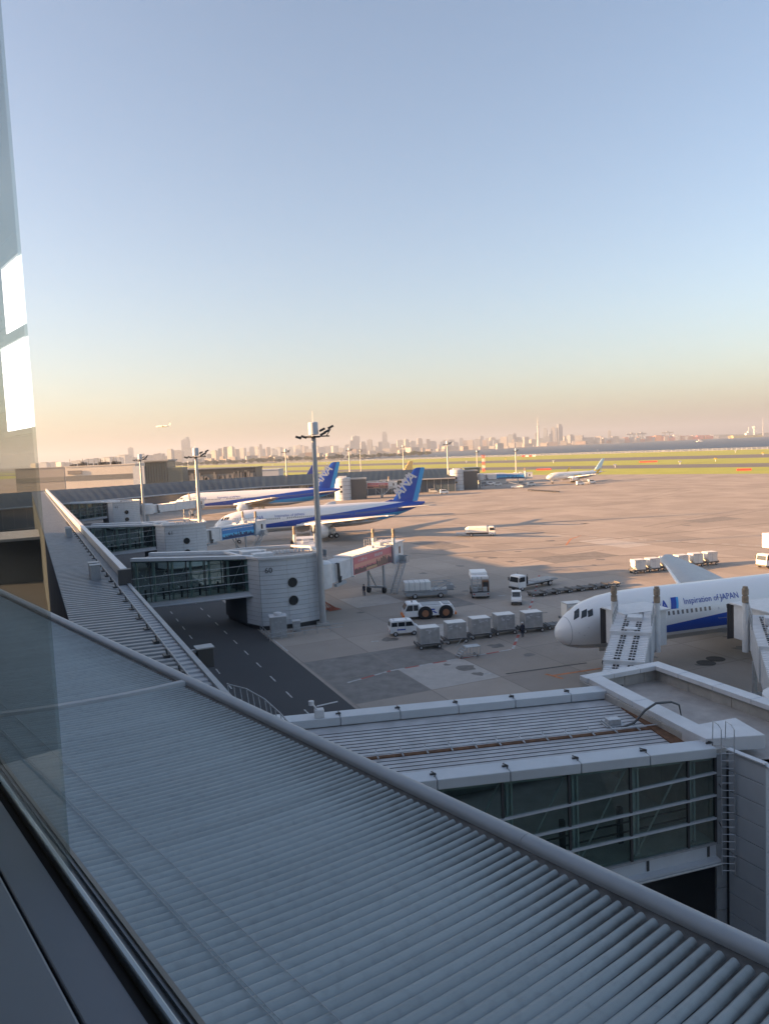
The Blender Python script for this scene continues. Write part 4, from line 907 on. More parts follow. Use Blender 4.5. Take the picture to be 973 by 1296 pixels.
# ================================================================== LIGHT MASTS
polem=mat('mast_grey',(.40,.41,.42),.45,.25,var=.12,vs=.6)
def mast(loc,h,label,sc_=1.0):
    t=thing('light_mast',label,'light mast',loc,.15,'tall apron light masts')
    mb=MB(); mb.lathe((0,0,0),[(.42,.3),(.40,h*.35),(.32,h*.75),(.27,h-2.2)],14); mb.ob('pole',polem,t,smooth=True)
    mb=MB(); mb.b2(-.8,.8,-.8,.8,0,.35); mb.ob('base',conc,t)
    mb=MB(); mb.lathe((0,0,h-2.1),[(.3,0),(.62,.05),(.62,1.5),(.5,1.6),(.1,1.65)],12); mb.tube([(0,0,h-.5),(0,0,h+.9)],.03,5); mb.ob('head_cabinet',panelw,t,smooth=True,angle=35)
    mb=MB(); mb.tube([(-2.0,0,h-2.3),(2.0,0,h-2.3)],.09,6); mb.tube([(0,-1.0,h-2.3),(0,1.0,h-2.3)],.08,6); mb.tube([(1.6,0,h-2.3),(2.2,0,h-1.4)],.07,6); mb.lathe((0,0,h-2.45),[(.8,0),(.85,.12),(.3,.2)],12); mb.ob('crossarm',dark,t)
    for x,z,y in((-1.9,-2.35,0),(-1.2,-2.3,.3),(1.2,-2.0,.2),(1.7,-1.7,-.2),(2.2,-1.2,0),(1.1,-1.5,-.3)):
        mb=MB(); mb.box((x,y,h+z),(.75,.5,.28),M=Matrix.Rotation(R(20 if x<0 else -25),3,'Y')); mb.ob('lamp_head',dark,t,bevel=.04)
    return t
p=G(409,791); mast((p.x,p.y,0),26.4,'nearest and tallest looking light mast right of the tower numbered 60')
p=D(252,640,150); mast((p.x,p.y,0),24.6,'light mast rising beside the middle white gate tower')
p=D(181,630,236); mast((p.x,p.y,0),24.6,'light mast rising beside the far small white gate tower')
for px,y,h,lb in((363,400,25.5,'light mast between the nearest mast and the far blue roof'),(567,388,25.9,'light mast in front of the far cylindrical gate tower'),(604,690,18.5,'short light mast by the red and white tower'),(653,551,19.5,'light mast standing alone left of the small far airliner'),(511,640,26,'thin light mast behind the blue tail of the middle airliner'),(457,820,24,'thin light mast on the grass between the two blue tails'),(239,760,20,'thin mast right behind the mast at the middle gate tower'),(443,470,25,'thin dark mast just right of the nearest mast')):
    p=D(px,600,y); mast((p.x,p.y,0),h,lb)
# ================================================================== GROUND VEHICLES
vw=mat('vehicle_white',(.78,.79,.80),.35,var=.06,vs=2); vgl=mat('vehicle_glass',(.025,.03,.035),.1,spec=.8); lampm=mat('head_lamp',(.8,.8,.75),.2); tailm=mat('tail_lamp',(.4,.03,.02),.3); hubm=mat('hub_rust',(.28,.13,.07),.6); contm=mat('container_alu',(.46,.47,.48),.38,.55,var=.2,vs=1.5); coverm=mat('cover_white',(.74,.74,.72),.7,var=.08)
def wheel(t,x,y,r,wd=.25,hub=alu):
    mb=MB(); mb.lathe((x,y,r),[(r*.55,-wd/2),(r*.92,-wd/2),(r,-wd/3),(r,wd/3),(r*.92,wd/2),(r*.55,wd/2)],18,'y',cap=True); w_=mb.ob('wheel',black,t,smooth=True,angle=40)
    mb=MB(); mb.lathe((x,y,r),[(.02,-wd/2-.01),(r*.58,-wd/2-.01),(r*.58,wd/2+.01),(.02,wd/2+.01)],14,'y'); mb.ob('hub',hub,w_); return w_
def body(t,prof,y0,y1,m,name='body',bevel=.05,taper=0):
    mb=MB(); mb.prof(prof,y0,y1); return mb.ob(name,m,t,bevel=bevel)
def minivan(loc,rz,label):   # local +x forward
    t=thing('minivan',label,'van',loc,rz)
    b=body(t,[(-1.75,.35),(-1.78,.9),(-1.72,1.15),(-1.62,1.78),(-1.5,1.88),(.75,1.88),(.95,1.78),(1.42,1.15),(1.72,1.0),(1.76,.75),(1.74,.35)],-.76,.76,vw,bevel=.07)
    for sg in(-1,1):
        for x0,x1,f in((-1.55,-.85,0),(-.75,.05,0),(.15,.95,.28)):
            mb=MB(); mb.prof([(x0,1.18),(x1+f*.6,1.18),(x1-f*.35,1.68),(x0+.03,1.68)],sg*.755,sg*.775); mb.ob('side_window',vgl,b)
        mb=MB(); mb.b2(-.79,-.77,sg*.755,sg*.768,.45,1.8); mb.b2(.09,.11,sg*.755,sg*.768,.45,1.8); mb.ob('door_seam',dark,b)
        mb=MB(); mb.b2(.95,1.05,sg*.78,sg*.92,1.2,1.35); mb.ob('mirror',dark,b,bevel=.02)
        mb=MB(); mb.b2(1.70,1.765,sg*.42,sg*.68,.78,.95); mb.ob('headlight',lampm,b)
        mb=MB(); mb.b2(-1.79,-1.74,sg*.58,sg*.74,.55,.85); mb.ob('tail_light',tailm,b)
        mb=MB(); mb.b2(-.9,.1,sg*.757,sg*.770,.72,.86); mb.ob('side_lettering',bluep,b)
        for x in(-1.1,1.12): wheel(t,x,sg*.68,.29,.2)
    mb=MB(); mb.add([(1.41,-.66,1.2),(1.41,.66,1.2),(1.0,.62,1.72),(1.0,-.62,1.72)],[(0,1,2,3)]); o=mb.ob('windscreen',vgl,b); o.location=(.03,0,.02)
    mb=MB(); mb.add([(-1.73,-.64,1.2),(-1.73,.64,1.2),(-1.65,.6,1.7),(-1.65,-.6,1.7)],[(0,1,2,3)]); o=mb.ob('rear_window',vgl,b); o.location=(-.03,0,0)
    mb=MB(); mb.b2(-1.82,-1.7,-.72,.72,.32,.5); mb.b2(1.7,1.8,-.72,.72,.32,.5); mb.ob('bumper',offw,b,bevel=.03)
    mb=MB(); mb.tube([(-1.2,-.5,1.92),(-1.2,.5,1.92)],.03,6); mb.tube([(.3,-.5,1.92),(.3,.5,1.92)],.03,6); mb.ob('roof_rail',offw,b)
    return t
p=G(511,803); minivan((p.x,p.y,0),R(8),'small white minivan with side windows left of the grey containers')
def tow_tractor(loc,rz,label):
    t=thing('tow_tractor',label,'tow tractor',loc,rz)
    b=body(t,[(-3.3,.45),(-3.35,1.1),(-3.0,1.75),(1.1,1.75),(1.3,1.75),(1.3,.45)],-1.25,1.25,vw,bevel=.06)
    c=body(t,[(1.3,.4),(1.3,2.05),(1.5,2.1),(2.7,2.1),(2.85,2.0),(3.25,1.25),(3.3,.4)],-1.2,1.2,vw,'cab')
    mb=MB(); mb.add([(3.22,-1.05,1.32),(3.22,1.05,1.32),(2.88,1.0,1.95),(2.88,-1.0,1.95)],[(0,1,2,3)]); mb.ob('windscreen',vgl,c).location=(.03,0,.01)
    for sg in(-1,1):
        for x0,x1,f in((2.15,2.75,.35),(1.45,2.05,0)):
            mb=MB(); mb.prof([(x0,1.2),(x1+f,1.2),(x1,1.92),(x0,1.92)],sg*1.195,sg*1.22); mb.ob('side_window',vgl,c)
        mb=MB(); mb.b2(2.6,2.75,sg*1.25,sg*1.5,1.5,1.9); mb.ob('mirror',dark,c)
        mb=MB(); mb.b2(3.27,3.33,sg*.6,sg*1.0,.7,.9); mb.ob('headlight',lampm,c)
        for x in(-2.15,.55):
            mb=MB(); mb.lathe((x,sg*1.0,.78),[(.95,-.27),(.95,.27)],20,'y'); mb.ob('wheel_arch',black,b)
            wheel(t,x,sg*1.08,.78,.55,hubm)
        mb=MB(); mb.prof([(-.7,1.15),(-.1,1.15),(-.1,1.35),(-.7,1.35)],sg*1.245,sg*1.262); mb.prof([(-1.05,.75),(-.75,.75),(-.3,1.05),(-.6,1.05)],sg*1.245,sg*1.262); mb.ob('side_lettering',bluep,b)
    mb=MB(); mb.b2(-2.8,-1.9,-.9,.9,1.75,1.85); mb.b2(-1.6,.9,-1.0,1.0,1.75,1.83); mb.lathe((2.1,0,2.1),[(.12,0),(.12,.2),(.02,.24)],10); mb.ob('roof_hatch',offw,b,bevel=.02)
    mb=MB(); mb.b2(3.25,3.5,-1.2,1.2,.35,.65); mb.b2(-3.55,-3.3,-1.2,1.2,.4,.7); mb.ob('bumper',orange,b)
    return t
p=G(547,782); tow_tractor((p.x-.5,p.y+.6,0),R(186),'long white aircraft tow tractor with big black wheels')
def dolly(t,L=2.9,Wd=1.7):
    mb=MB(); mb.b2(-L/2,L/2,-Wd/2,Wd/2,.42,.54); 
    for x in(-L*.32,0,L*.32): mb.b2(x-.05,x+.05,-Wd/2,Wd/2,.54,.6)
    mb.b2(-L/2-.05,-L/2+.05,-Wd/2,Wd/2,.42,.7); mb.b2(L/2-.05,L/2+.05,-Wd/2,Wd/2,.42,.7); f=mb.ob('frame',mat('dolly_steel',(.16,.16,.16),.6,.3,var=.3,vs=3),t)
    mb=MB(); mb.bar((L/2,0,.45),(L/2+.75,0,.4),.1); mb.ob('tow_bar',steel,t)
    for x in(-L*.36,L*.36):
        for y in(-Wd*.42,Wd*.42): wheel(t,x,y,.23,.16)
def uld(t,w_,d,h,m,z0=.62,seed=0,lower=0):
    c=.0 if lower==0 else .45
    pr=[(-w_/2,0),(w_/2,0),(w_/2,h),(-w_/2,h)] if not lower else [(-w_/2+c,0),(w_/2,0),(w_/2,h),(-w_/2,h),(-w_/2,c*1.1)]
    mb=MB(); mb.prof([(x,z+z0) for x,z in pr],-d/2,d/2); b=mb.ob('container_box',m,t,bevel=.015)
    mb=MB()
    for x in(-w_/2+.03,0,w_/2-.03):
        for sg in(-1,1): mb.b2(x-.03,x+.03,sg*d/2-.015,sg*d/2+.015,z0+.02,z0+h)
    for z in(z0+.04,z0+h-.04):
        for sg in(-1,1): mb.b2(-w_/2,w_/2,sg*d/2-.02,sg*d/2+.02,z-.04,z+.04); mb.b2(sg*w_/2-.02,sg*w_/2+.02,-d/2,d/2,z-.04,z+.04)
    mb.ob('edge_rail',alu,b)
    rr=random.Random(seed); mb=MB()
    for k in range(7):
        x=rr.uniform(-w_/2+.1,w_/2-.4); z=z0+h*rr.uniform(.62,.9); mb.b2(x,x+rr.uniform(.12,.35),-d/2-.03,-d/2-.018,z,z+rr.uniform(.06,.2))
    mb.ob('tag_print',white,b)
    mb=MB(); mb.b2(-w_/2+.03,w_/2-.03,-d/2+.03,d/2-.03,z0+h,z0+h+.02); mb.ob('lid',coverm,b)
lbl=['grey metal cargo container on a dolly, leftmost of the row beside the folding steps','second grey cargo container from the left, behind the folding steps','third grey cargo container from the left in the row','fourth grey cargo container from the left in the row','fifth grey cargo container in the row, by the standing worker']
pos=[(543,822),(577,815),(608,809),(639,804),(674,801)]
for i,(x,y) in enumerate(pos):
    p=G(x,y); t=thing('cargo_container',lbl[i],'cargo container',(p.x,p.y+.9,0),R(12),'cargo containers on dollies in a row'); dolly(t); uld(t,2.2,1.65,1.75,contm,seed=i)
for i,(x,y,l) in enumerate(((704,796,'empty dolly between the last grey container and the white nose'),)):
    p=G(x,y); t=thing('cargo_dolly',l,'dolly',(p.x,p.y+.6,0),R(12)); dolly(t)
p=G(727,789); t=thing('cargo_container','pale container on a dolly peeking out behind the nose of the nearest jet','cargo container',(p.x,p.y+1,0),R(12),'cargo containers on dollies in a row'); dolly(t); uld(t,2.2,1.65,1.8,coverm,seed=9)
names=['leftmost','second from left','third from left','fourth from left','fifth from left','rightmost']
for i in range(6):
    x=809+i*18.2; y=726-i*2.15; p=G(x,y); t=thing('cargo_container',names[i]+' of six white sunlit containers beyond the nearest jet','cargo container',(p.x,p.y+.8,0),R(14),'white sunlit containers'); dolly(t,2.4,1.6); uld(t,1.95,1.55,1.62,coverm,seed=20+i,lower=1)
# empty dolly train behind the little tractor
p0=G(679,754); p1=G(772,742.5)
for i in range(7):
    p=p0.lerp(p1,i/6); t=thing('cargo_dolly','empty dolly number '+str(i+1)+' in the train pulled by the small tractor' if False else ['empty dolly right behind the small white tractor','second empty dolly behind the small white tractor','third empty dolly of the long train','middle empty dolly of the long train','fifth empty dolly of the long train','last but one empty dolly of the long train','last empty dolly at the right end of the long train'][i],'dolly',(p.x,p.y,0),R(14),'empty dollies in a long train'); dolly(t,2.3,1.6)
p0=G(690,747); p1=G(712,743)
def bag_tractor(loc,rz,label,s=1,grp=None):
    t=thing('baggage_tractor',label,'tractor',loc,rz,grp)
    b=body(t,[(-1.5,.3),(-1.5,.8),(.1,.85),(.15,1.0),(1.3,.95),(1.45,.7),(1.45,.3)],-.7,.7,vw)
    for sg in(-1,1):
        for x in(-.95,.95): wheel(t,x,sg*.62,.3,.2)
        mb=MB(); mb.b2(1.42,1.47,sg*.4,sg*.6,.6,.75); mb.ob('headlight',lampm,b)
        mb=MB(); mb.tube([(-.9,sg*.6,.8),(-.85,sg*.58,1.65),(.15,sg*.58,1.65),(.35,sg*.6,1.0)],.04,6); mb.ob('cab_post',vw,b)
    mb=MB(); mb.b2(-.95,.25,-.65,.65,1.63,1.72); mb.ob('roof',vw,b,bevel=.03)
    mb=MB(); mb.add([(.37,-.6,1.0),(.37,.6,1.0),(.17,.57,1.6),(.17,-.57,1.6)],[(0,1,2,3)]); mb.ob('windscreen',vgl,b)
    mb=MB(); mb.b2(-.75,-.35,-.5,.5,.85,1.0); mb.b2(-.85,-.72,-.5,.5,1.0,1.4); mb.ob('seat',black,b,bevel=.03)
    mb=MB(); mb.b2(1.4,1.58,-.68,.68,.28,.5); mb.ob('bumper',dark,b); return t
p=G(655,765.5); bag_tractor((p.x,p.y+1,0),R(-100),'small white baggage tractor at the head of the dolly train')
def truck(loc,rz,label,cargo='flat',L=6.5):
    t=thing('truck',label,'truck',loc,rz)
    f=MB(); f.b2(-L+1.6,1.5,-.45,.45,.5,.75); f.ob('chassis',dark,t)
    c=body(t,[(0,.5),(0,2.25),(.15,2.35),(1.25,2.35),(1.45,2.2),(1.62,1.35),(1.66,.45),(.2,.45)],-1.0,1.0,vw,'cab',.07)
    mb=MB(); mb.add([(1.63,-.88,1.38),(1.63,.88,1.38),(1.49,.82,2.12),(1.49,-.82,2.12)],[(0,1,2,3)]); mb.ob('windscreen',vgl,c).location=(.02,0,0)
    for sg in(-1,1):
        mb=MB(); mb.prof([(.3,1.4),(1.45,1.4),(1.33,2.1),(.3,2.1)],sg*.995,sg*1.02); mb.ob('side_window',vgl,c)
        mb=MB(); mb.b2(1.5,1.62,sg*1.05,sg*1.25,1.5,2.0); mb.ob('mirror',dark,c)
        mb=MB(); mb.b2(1.62,1.69,sg*.6,sg*.9,.75,.95); mb.ob('headlight',lampm,c)
        for x in(.85,-L+2.8): wheel(t,x,sg*.85,.42,.28)
    mb=MB(); mb.b2(1.6,1.75,-1,1,.4,.65); mb.ob('bumper',dark,c)
    if cargo=='flat':
        mb=MB(); mb.b2(-L+1.2,-.1,-1.1,1.1,.85,1.0); mb.ob('flat_bed',offw,t)
        mb=MB(); 
        for y in(-1.05,1.05): mb.tube([(-.2,y,1.0),(-.2,y,2.5)],.04,6)
        mb.b2(-.25,-.15,-1.1,1.1,1.0,2.1); mb.ob('headboard',dark,t)
        mb=MB()
        for k in range(8): mb.b2(-L+1.4+k*.6,-L+1.7+k*.6,-1.0,1.0,1.0,1.12)
        mb.ob('bed_roller',steel,t)
    elif cargo=='tank':
        mb=MB(); mb.loft([[(x,y*w_,1.0+z*h) for y,z in((-1,0),(-1,.75),(-.7,1),(.7,1),(1,.75),(1,0))] for x,w_,h in((-L+1.4,.8,1.0),(-L+2.2,1.1,1.45),(-.4,1.1,1.45),(-.2,1.05,1.35))]); mb.ob('cover_body',coverm,t,bevel=.04)
        mb=MB(); mb.b2(-L-.9,-L+1.6,-1.15,1.15,.75,.9); mb.ob('rear_platform',steel,t)
    elif cargo=='lift':
        mb=MB(); mb.b2(-L+1.3,-.1,-1.2,1.2,3.2,5.6); mb.ob('box_body',coverm,t,bevel=.05); mb=MB()
        for y in(-1,1): mb.bar((-L+1.8,y,.9),(-.8,y,3.2),.15); mb.bar((-.8,y,.9),(-L+1.8,y,3.2),.15)
        mb.ob('scissor_lift',steel,t)
    return t
p=G(662,748); truck((p.x,p.y+1.2,0),R(215),'white flatbed truck parked beside the dolly train','flat',8.0)
p=G(618,678); truck((p.x,p.y,0),R(-8),'white truck with rounded cover alone on the sunlit apron','tank',7.0)
p=G(968,730); truck((p.x+4.5,p.y+8,0),R(205),'tall white lift truck body at the right edge beyond the jet','lift',7.5)
def loader(loc,rz,label):
    t=thing('cargo_loader',label,'cargo loader',loc,rz,'cargo loaders')
    mb=MB(); mb.b2(-3.6,2.6,-1.25,1.25,.5,1.0); f=mb.ob('frame',offw,t,bevel=.04)
    for x in(-2.2,1.6):
        for y in(-1.1,1.1): wheel(t,x,y,.42,.3)
    mb=MB(); mb.b2(-3.7,.2,-1.2,1.2,1.2,2.5); b=mb.ob('load',coverm,t,bevel=.12)
    mb=MB(); 
    for x in(-3.0,-2.2,-1.4,-.6): mb.b2(x-.03,x+.03,-1.23,1.23,1.2,2.53)
    mb.ob('strap',offw,b)
    mb=MB(); mb.b2(-3.8,.4,-1.3,1.3,1.05,1.18); mb.b2(.4,3.6,-1.1,1.1,1.05,1.18)
    for k in range(9): mb.tube([(.5+k*.35,-1.05,1.22),(.5+k*.35,1.05,1.22)],.06,6)
    mb.ob('roller_deck',steel,t)
    mb=MB()
    for y in(-1.2,1.2):
        mb.tube([(.6,y,1.2),(.6,y,2.2),(3.4,y,2.2),(3.4,y,1.2)],.04,6); mb.bar((1.0,y,1.2),(3.0,y,2.2),.08); mb.bar((2.4,y,2.2),(3.9,y,1.4),.1)
    mb.ob('guard_rail',offw,t)
    mb=MB(); mb.b2(2.6,3.5,-1.3,-.5,1.2,1.9); mb.ob('operator_stand',offw,t,bevel=.03)
    for y in(-.9,.9): mb=MB(); mb.lathe((2.6,y,.75),[(.02,0),(.1,0),(.1,.05),(.02,.06)],10,'x'); mb.ob('headlight',lampm,t)
    return t
p=G(538,757); loader((p.x+.6,p.y+.8,0),R(4),'white cargo loader carrying covered load, behind the tow tractor')
p=G(609,757.5); t=thing('high_loader','white high loader seen end on with cluttered open frame','loader',(p.x,p.y+2,0),R(-92))
mb=MB(); mb.b2(-3,2.3,-1.2,1.2,.5,1.1); mb.ob('frame',dark,t,bevel=.04)
for x in(-2,1.3):
    for y in(-1.1,1.1): wheel(t,x,y,.45,.3)
mb=MB(); mb.b2(-3.2,1.1,-1.25,1.25,2.6,3.1); mb.b2(-3.2,-.2,-1.2,1.2,3.1,3.5); mb.ob('upper_deck',vw,t,bevel=.1)
mb=MB(); mb.b2(1.2,2.2,.25,1.2,1.1,2.6); c=mb.ob('cab',rust,t,bevel=.05); mb=MB(); mb.b2(2.18,2.22,.35,1.1,1.7,2.4); mb.ob('windscreen',vgl,c)
mb=MB()
for y in(-1.2,-.4,.15,1.22): mb.tube([(2.1,y,1.0),(2.1,y,3.2)],.06,6)
for z in(1.15,1.6,2.1,2.6): mb.tube([(2.1,-1.2,z),(2.1,.15,z)],.05,6)
mb.bar((2.0,-1.15,1.1),(-2.0,-1.15,2.6),.12); mb.bar((2.0,1.15,1.1),(-2.0,1.15,2.6),.12); mb.ob('lift_frame',offw,t)
mb=MB(); mb.b2(2.2,2.6,-1.2,1.2,.45,.95); mb.ob('step_bumper',steel,t)
for y in(-1.0,1.0): mb=MB(); mb.b2(2.6,2.63,y-.1,y+.1,.7,.85); mb.ob('tail_light',tailm,t)
for y in(-.8,.6): mb=MB(); mb.b2(2.23,2.5,y-.3,y+.3,1.1,1.75); mb.ob('side_box',offw,t,bevel=.03)
# folding steps
p=G(592,831); t=thing('access_steps','pair of low grey wheeled access steps standing in front of the containers','steps',(p.x,p.y,0),R(15))
mb=MB()
for y in(-.5,.5):
    mb.tube([(-1.2,y,.15),(-.3,y,1.1),(1.2,y,1.1),(1.2,y,.1)],.035,6); mb.tube([(-1.2,y,.15),(1.2,y,.15)],.03,6); mb.tube([(-.3,y,1.1),(-.3,y,.15)],.03,6); mb.tube([(.45,y,1.1),(.45,y,.15)],.03,6); mb.tube([(-1.2,y,1.0),(-.4,y,1.9)],.025,6)
mb.b2(-.35,1.25,-.55,.55,1.08,1.13); fr=mb.ob('frame',steel,t)
for k in range(5): mb=MB(); mb.b2(-1.2+k*.2,-1.0+k*.2,-.5,.5,.22+k*.2,.26+k*.2); mb.ob('step',steel,t)
for x in(-.9,.9):
    for y in(-.5,.5): wheel(t,x,y,.12,.08)
# generator sets and barriers at the tower foot
p=G(352,808); t=thing('generator_unit','tall white power cabinet with round fan housing at the tower foot','cabinet',(p.x,p.y+.7,0),R(14))
mb=MB(); mb.b2(-.95,.95,-.8,.8,.15,2.6); b=mb.ob('cabinet',offw,t,bevel=.03); mb=MB(); mb.b2(-1.05,1.05,-.9,.9,2.6,2.68); mb.ob('top_plate',white,b); mb=MB(); mb.lathe((0,0,2.68),[(.45,0),(.5,.1),(.48,.35),(.2,.4)],16); mb.ob('fan_housing',white,b,smooth=True,angle=40)
mb=MB()
for x in(-.45,.25): mb.b2(x-.25,x+.45,-.82,-.8,.5,1.1)
mb.b2(-.02,.02,-.82,-.8,.2,2.5); mb.b2(-.4,-.2,-.82,-.8,1.9,2.1); mb.b2(.15,.35,-.82,-.8,1.9,2.1); mb.ob('louvre',steel,b); mb=MB(); mb.b2(-1,1,-.85,.85,0,.15); mb.ob('plinth',conc,t)
p=G(374,800); t=thing('generator_unit','smaller white cabinet right of the tall cabinet at the tower foot','cabinet',(p.x+.1,p.y+.6,0),R(14)); mb=MB(); mb.b2(-.45,.45,-.45,.45,.1,1.3); b=mb.ob('cabinet',offw,t,bevel=.02); mb=MB(); mb.b2(-.5,.5,-.5,.5,1.3,1.38); mb.ob('top_plate',white,b); mb=MB(); mb.b2(-.3,.3,-.47,-.45,.3,.9); mb.ob('louvre',steel,b)
t=thing('barrier_rail','low grey pipe barrier round the foot of the tower numbered 60','barrier',(0,0,0)); P=[G(x,y) for x,y in((330,800),(342,812),(385,803),(435,798))]; mb=MB()
for z in(.5,.95): mb.tube([q+Vector((0,0,z)) for q in P],.035,6)
mb.ob('rail',steel,t)
for a,b in zip(P[:-1],P[1:]):
    k=max(2,int((b-a).length/1.3))
    for i in range(k): q=a.lerp(b,i/k); mb=MB(); mb.tube([q,q+Vector((0,0,.98))],.04,6); mb.ob('post',steel,t)
p=G(420,772); t=thing('chock_rack','rusty red wedge shaped rack stored behind the nearest mast','rack',(p.x,p.y+.3,0),R(35))
mb=MB()
for k in range(5):
    mb.bar((-.9+k*.45,-.9,.05),(-.9+k*.45,.9,.05+.3*(4-k)),.09); mb.bar((-.9,-.9+k*.45,.1),(.9,-.9+k*.45,.1),.08)
mb.bar((-.9,.9,0),(-.9,.9,1.3),.1); mb.bar((-.9,.9,1.3),(.9,.9,.1),.1); mb.ob('frame',mat('rack_red',(.40,.11,.06),.7,var=.4,vs=3),t)
# ================================================================== PEOPLE
def person(loc,rz,label,vest=None):
    V=[(0,0,.98),(0,0,1.18),(0,0,1.42),(0,0,1.52),(0,.01,1.66), (.09,0,.92),(.11,.03,.50),(.12,-.01,.09),(.12,.13,.05), (-.09,0,.92),(-.11,-.03,.50),(-.12,-.09,.09),(-.12,.05,.05),
       (.19,0,1.40),(.25,-.02,1.13),(.24,.10,.90),(.24,.14,.80), (-.19,0,1.40),(-.25,-.02,1.13),(-.24,.08,.90),(-.24,.12,.80)]
    E_=[(0,1),(1,2),(2,3),(3,4),(0,5),(5,6),(6,7),(7,8),(0,9),(9,10),(10,11),(11,12),(2,13),(13,14),(14,15),(15,16),(2,17),(17,18),(18,19),(19,20)]
    rad=[.15,.14,.16,.06,.10,.10,.075,.05,.045,.10,.075,.05,.045,.075,.055,.042,.035,.075,.055,.042,.035]
    me=bpy.data.meshes.new('body'); me.from_pydata(V,E_,[]); me.update()
    t=thing('person',label,'person',loc,rz)
    o=link('body',me,t); s=o.modifiers.new('skin','SKIN'); o.modifiers.new('sub','SUBSURF').levels=1; o.modifiers['sub'].render_levels=1
    for i,v in enumerate(me.skin_vertices[0].data): v.radius=(rad[i],rad[i]*(.75 if i<3 else 1)); v.use_root=(i==0)
    me.materials.append(navy)
    mb=MB(); mb.lathe((0,.01,1.60),[(.06,-.08),(.095,0),(.10,.08),(.07,.16),(.01,.18)],12); h=mb.ob('head',skin,t,smooth=True)
    mb=MB(); mb.lathe((0,.01,1.68),[(.12,0),(.115,.05),(.09,.11),(.01,.135)],12); mb.b2(-.07,.07,.08,.18,1.675,1.695); mb.ob('helmet',vest or white,t,smooth=True)
    for sx in(.24,-.24):
        for k in range(4): mb=MB(); mb.tube([(sx+(k-1.5)*.018,.13,.80),(sx+(k-1.5)*.02,.15,.74),(sx+(k-1.5)*.02,.145,.70)],.009,5); mb.ob('finger',skin,t)
        mb=MB(); mb.tube([(sx*.9,.14,.81),(sx*.78,.17,.76)],.010,5); mb.ob('thumb',skin,t)
    return t
p=G(461,754); person((p.x,p.y,0),R(150),'person in dark work clothes walking below the pink advert bridge',navy)
p=G(660.5,806); person((p.x,p.y-.3,0),R(20),'person in dark work clothes standing by the fifth grey container')
# ================================================================== FAR PIER, HANGARS
t=thing('curved_pier','long curved pier building with dark blue ribbed roof behind the airliners','building',(-60,390,0))
ridge=[(-175,262,11.6),(-150,292,11.6),(-125,325,11.4),(-97,362,11.2),(-65,398,11),(-24,416,10.8),(10,418,10.6),(36,412,10.4)]
eave=[(-148,235,7.4),(-129,262,7.4),(-108,292,7.2),(-86,332,7),(-58,358,6.9),(-24,372,6.8),(8,376,6.7),(36,374,6.6)]
def interp(pl,f):
    i=min(int(f),len(pl)-2); u=f-i; return Vector(pl[i]).lerp(Vector(pl[i+1]),u)
N=150; mb=MB(); vs=[]
for i in range(N+1):
    f=i/N*(len(ridge)-1)-1e-6; f=max(0,f); a=interp(ridge,f); b=interp(eave,f); dz=.09*(i%2)
    for u in(0,.3,.6,1.0): q=a.lerp(b,u); q.z+=dz+1.1*u*(1-u); vs.append(tuple(q))
mb.add(vs,[(4*i+j,4*i+4+j,4*i+5+j,4*i+1+j) for i in range(N) for j in range(3)]); mb.ob('ribbed_roof',farroof,t,world=True)
mb=MB(); secs=[]
for i in range(57):
    f=min(i/56*(len(ridge)-1),len(ridge)-1-1e-6); a=interp(ridge,f); b=interp(eave,f); q=b.lerp(a,.06); secs.append([(q.x,q.y,0),(q.x,q.y,b.z-.1),(a.x,a.y,a.z-.3),(a.x,a.y,0)])
mb.loft(secs); mb.ob('wall',mat('pier_glass',(.06,.09,.12),.15,spec=.7),t,world=True)
for i in range(0,57):
    f=min(i/56*(len(ridge)-1),len(ridge)-1-1e-6); b=interp(eave,f); a=interp(ridge,f); d=(b-a); d.z=0; d.normalize(); q=b-d*2.4
    mb=MB(); mb.b2(q.x-.15,q.x+.15,q.y-.15,q.y+.15,0,b.z); mb.ob('column',offw,t,world=True)
mb=MB(); mb.tube([tuple(Vector(e)+Vector((0,-.1,.05))) for e in eave],.35,6); mb.ob('eave_gutter',steel,t,world=True)
lt_w=mat('hangar_white',(.62,.58,.52),.6,var=.1,vs=.05); bandm=mat('hangar_band',(.16,.17,.17),.5)
def block(name,label,cat,x0,x1,ytop,dist,depth,m,bands=(),z0=0,roof=None,grp=None):
    a=D(x0,600,dist); b=D(x1,600,dist); zt=D((x0+x1)/2,ytop,dist).z
    t=thing(name,label,cat,((a.x+b.x)/2,dist,0),0,grp); w2=(b.x-a.x)/2
    mb=MB(); mb.b2(-w2,w2,0,depth,z0,zt); mb.ob('wall',m,t)
    for (f0,f1,bm) in bands: mb=MB(); mb.b2(-w2+.2,w2-.2,-.35,0.1,zt*f0,zt*f1); mb.ob('window_band',bm,t)
    mb=MB(); mb.b2(-w2-.4,w2+.4,-.5,depth+.4,zt,zt+.6); mb.ob('roof',roof or m,t)
    return t,w2,zt
h,w2,zt=block('hangar','long pale hangar building with two dark window bands at left horizon','hangar',83,172,589.5,560,60,lt_w,((.48,.66,bandm),(.0,.14,bandm)))
mb=MB(); rr=random.Random(3)
for i in range(26): x=rr.uniform(-w2,w2*.5); mb.b2(x,x+rr.uniform(.5,2.5),5,9,zt+.6,zt+rr.uniform(1.2,3.2)); mb.tube([(x,6,zt),(x,6,zt+rr.uniform(2,6))],.15,4)
mb.ob('roof_plant',dark,h)
mb=MB(); mb.b2(-w2*.92,-w2*.52,-.7,-.3,zt*.72,zt*.86); mb.ob('sign_patch',mat('sign_dark',(.2,.19,.18),.6),h)
block('hangar','low dark grey hangar left of the long pale one','hangar',20,82,593,640,70,mat('hangar_grey',(.25,.25,.25),.6),((.4,.6,bandm),))
